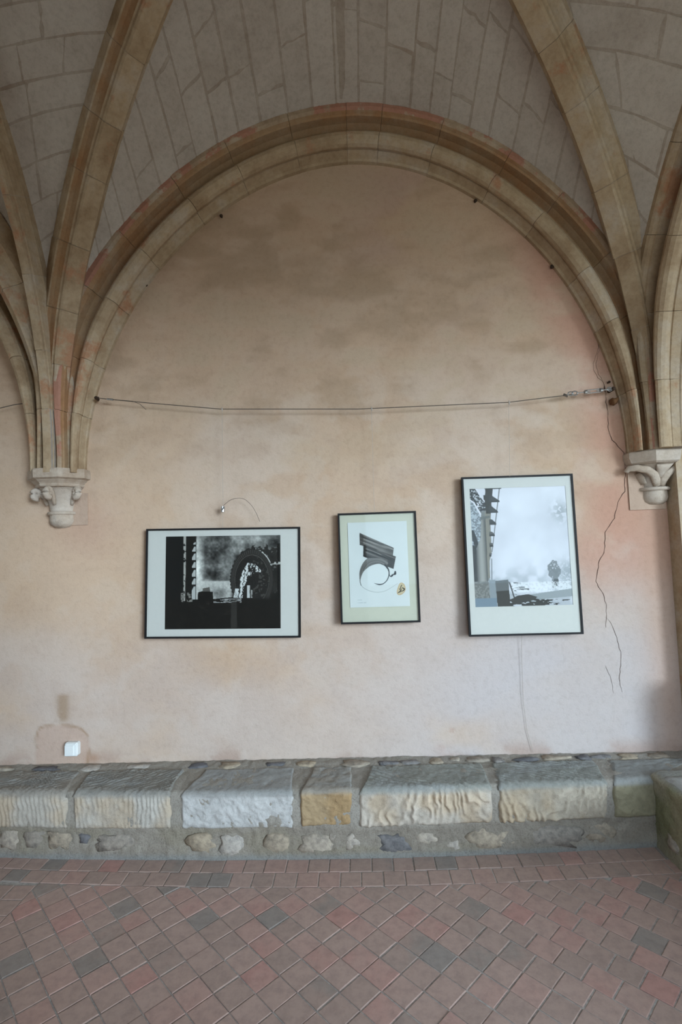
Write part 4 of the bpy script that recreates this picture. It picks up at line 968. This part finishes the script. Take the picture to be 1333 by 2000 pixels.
mb = MB(); tube(mb, [(1.006, 3.30, 1.14), (1.000, 3.312, .965), (.996, 3.314, .712), (1.008, 3.314, .54), (1.040, 3.312, .405)], .0012, 5)
o = mb.build('trailing_line', NYLON); tag(o, 'loose thin line trailing below the rightmost picture to the bench', 'wire')

# ------------------------------------------------------------------ nails and stubs
def nail(x, z, label, r=.011):
    y = float(wall_y(x, z)); t = empty('iron_nail', (x, y, z), label, 'nail', group=None)
    m_ = MB(); tube(m_, [(0, .01, 0), (0, -.018, .001)], [.005, .005], 7); m_.build('shank', IRON, t)
    m_ = MB(); tube(m_, [(0, -.016, 0), (0, -.023, .0), (.001, -.027, 0)], [r, r, r*.6], 8); m_.build('head', IRON, t)
nail(-1.372, 3.525, 'dark iron nail under the wall arch, lower of the two on the left'); nail(-.850, 3.982, 'dark iron nail under the wall arch, upper of the two on the left')
nail(.862, 3.992, 'dark iron nail under the wall arch, upper of the two on the right'); nail(1.338, 3.510, 'dark iron nail under the wall arch, lower of the two on the right', .013)
nail(1.655, 2.722, 'small dark iron nail just above the turnbuckle end', .008)
o = lump('rusty_stub', (1.670, 3.292, 2.590), (.020, .034, .022), None, (0, 0, 0), RUST, 61, 1.0); tag(o, 'rusty iron stub in the wall below the turnbuckle', 'iron stub')

# ------------------------------------------------------------------ wall switch
sw = empty('wall_switch', (-1.878, D, .445), 'square white surface-mounted switch low on the patched plaster', 'switch')
def bevel_box(w, h, y0, y1, b, c):
    o = [(-w/2+c, -h/2), (w/2-c, -h/2), (w/2, -h/2+c), (w/2, h/2-c), (w/2-c, h/2), (-w/2+c, h/2), (-w/2, h/2-c), (-w/2, -h/2+c)]
    n = 8; v = [(x, y0, z) for x, z in o]+[(x, y1+b, z) for x, z in o]+[(x*(1-2*b/w), y1, z*(1-2*b/h)) for x, z in o]; f = [tuple(2*n+k for k in range(n))]
    for k in range(n): j = (k+1) % n; f += [(k, j, n+j, n+k), (n+k, n+j, 2*n+j, 2*n+k)]
    return v, f
for nm, w, h, ya, yb, b, c, dx, dz in (('back_box', .086, .086, .01, -.034, .005, .009, 0, .043), ('cover_plate', .078, .078, -.033, -.041, .004, .006, 0, .043), ('rocker', .060, .066, -.040, -.0475, .003, .002, -.007, .040)):
    v, f = bevel_box(w, h, ya, yb, b, c); link(nm, mesh(nm, [(x+dx, y, z+dz) for x, y, z in v], f), WHITE, sw)
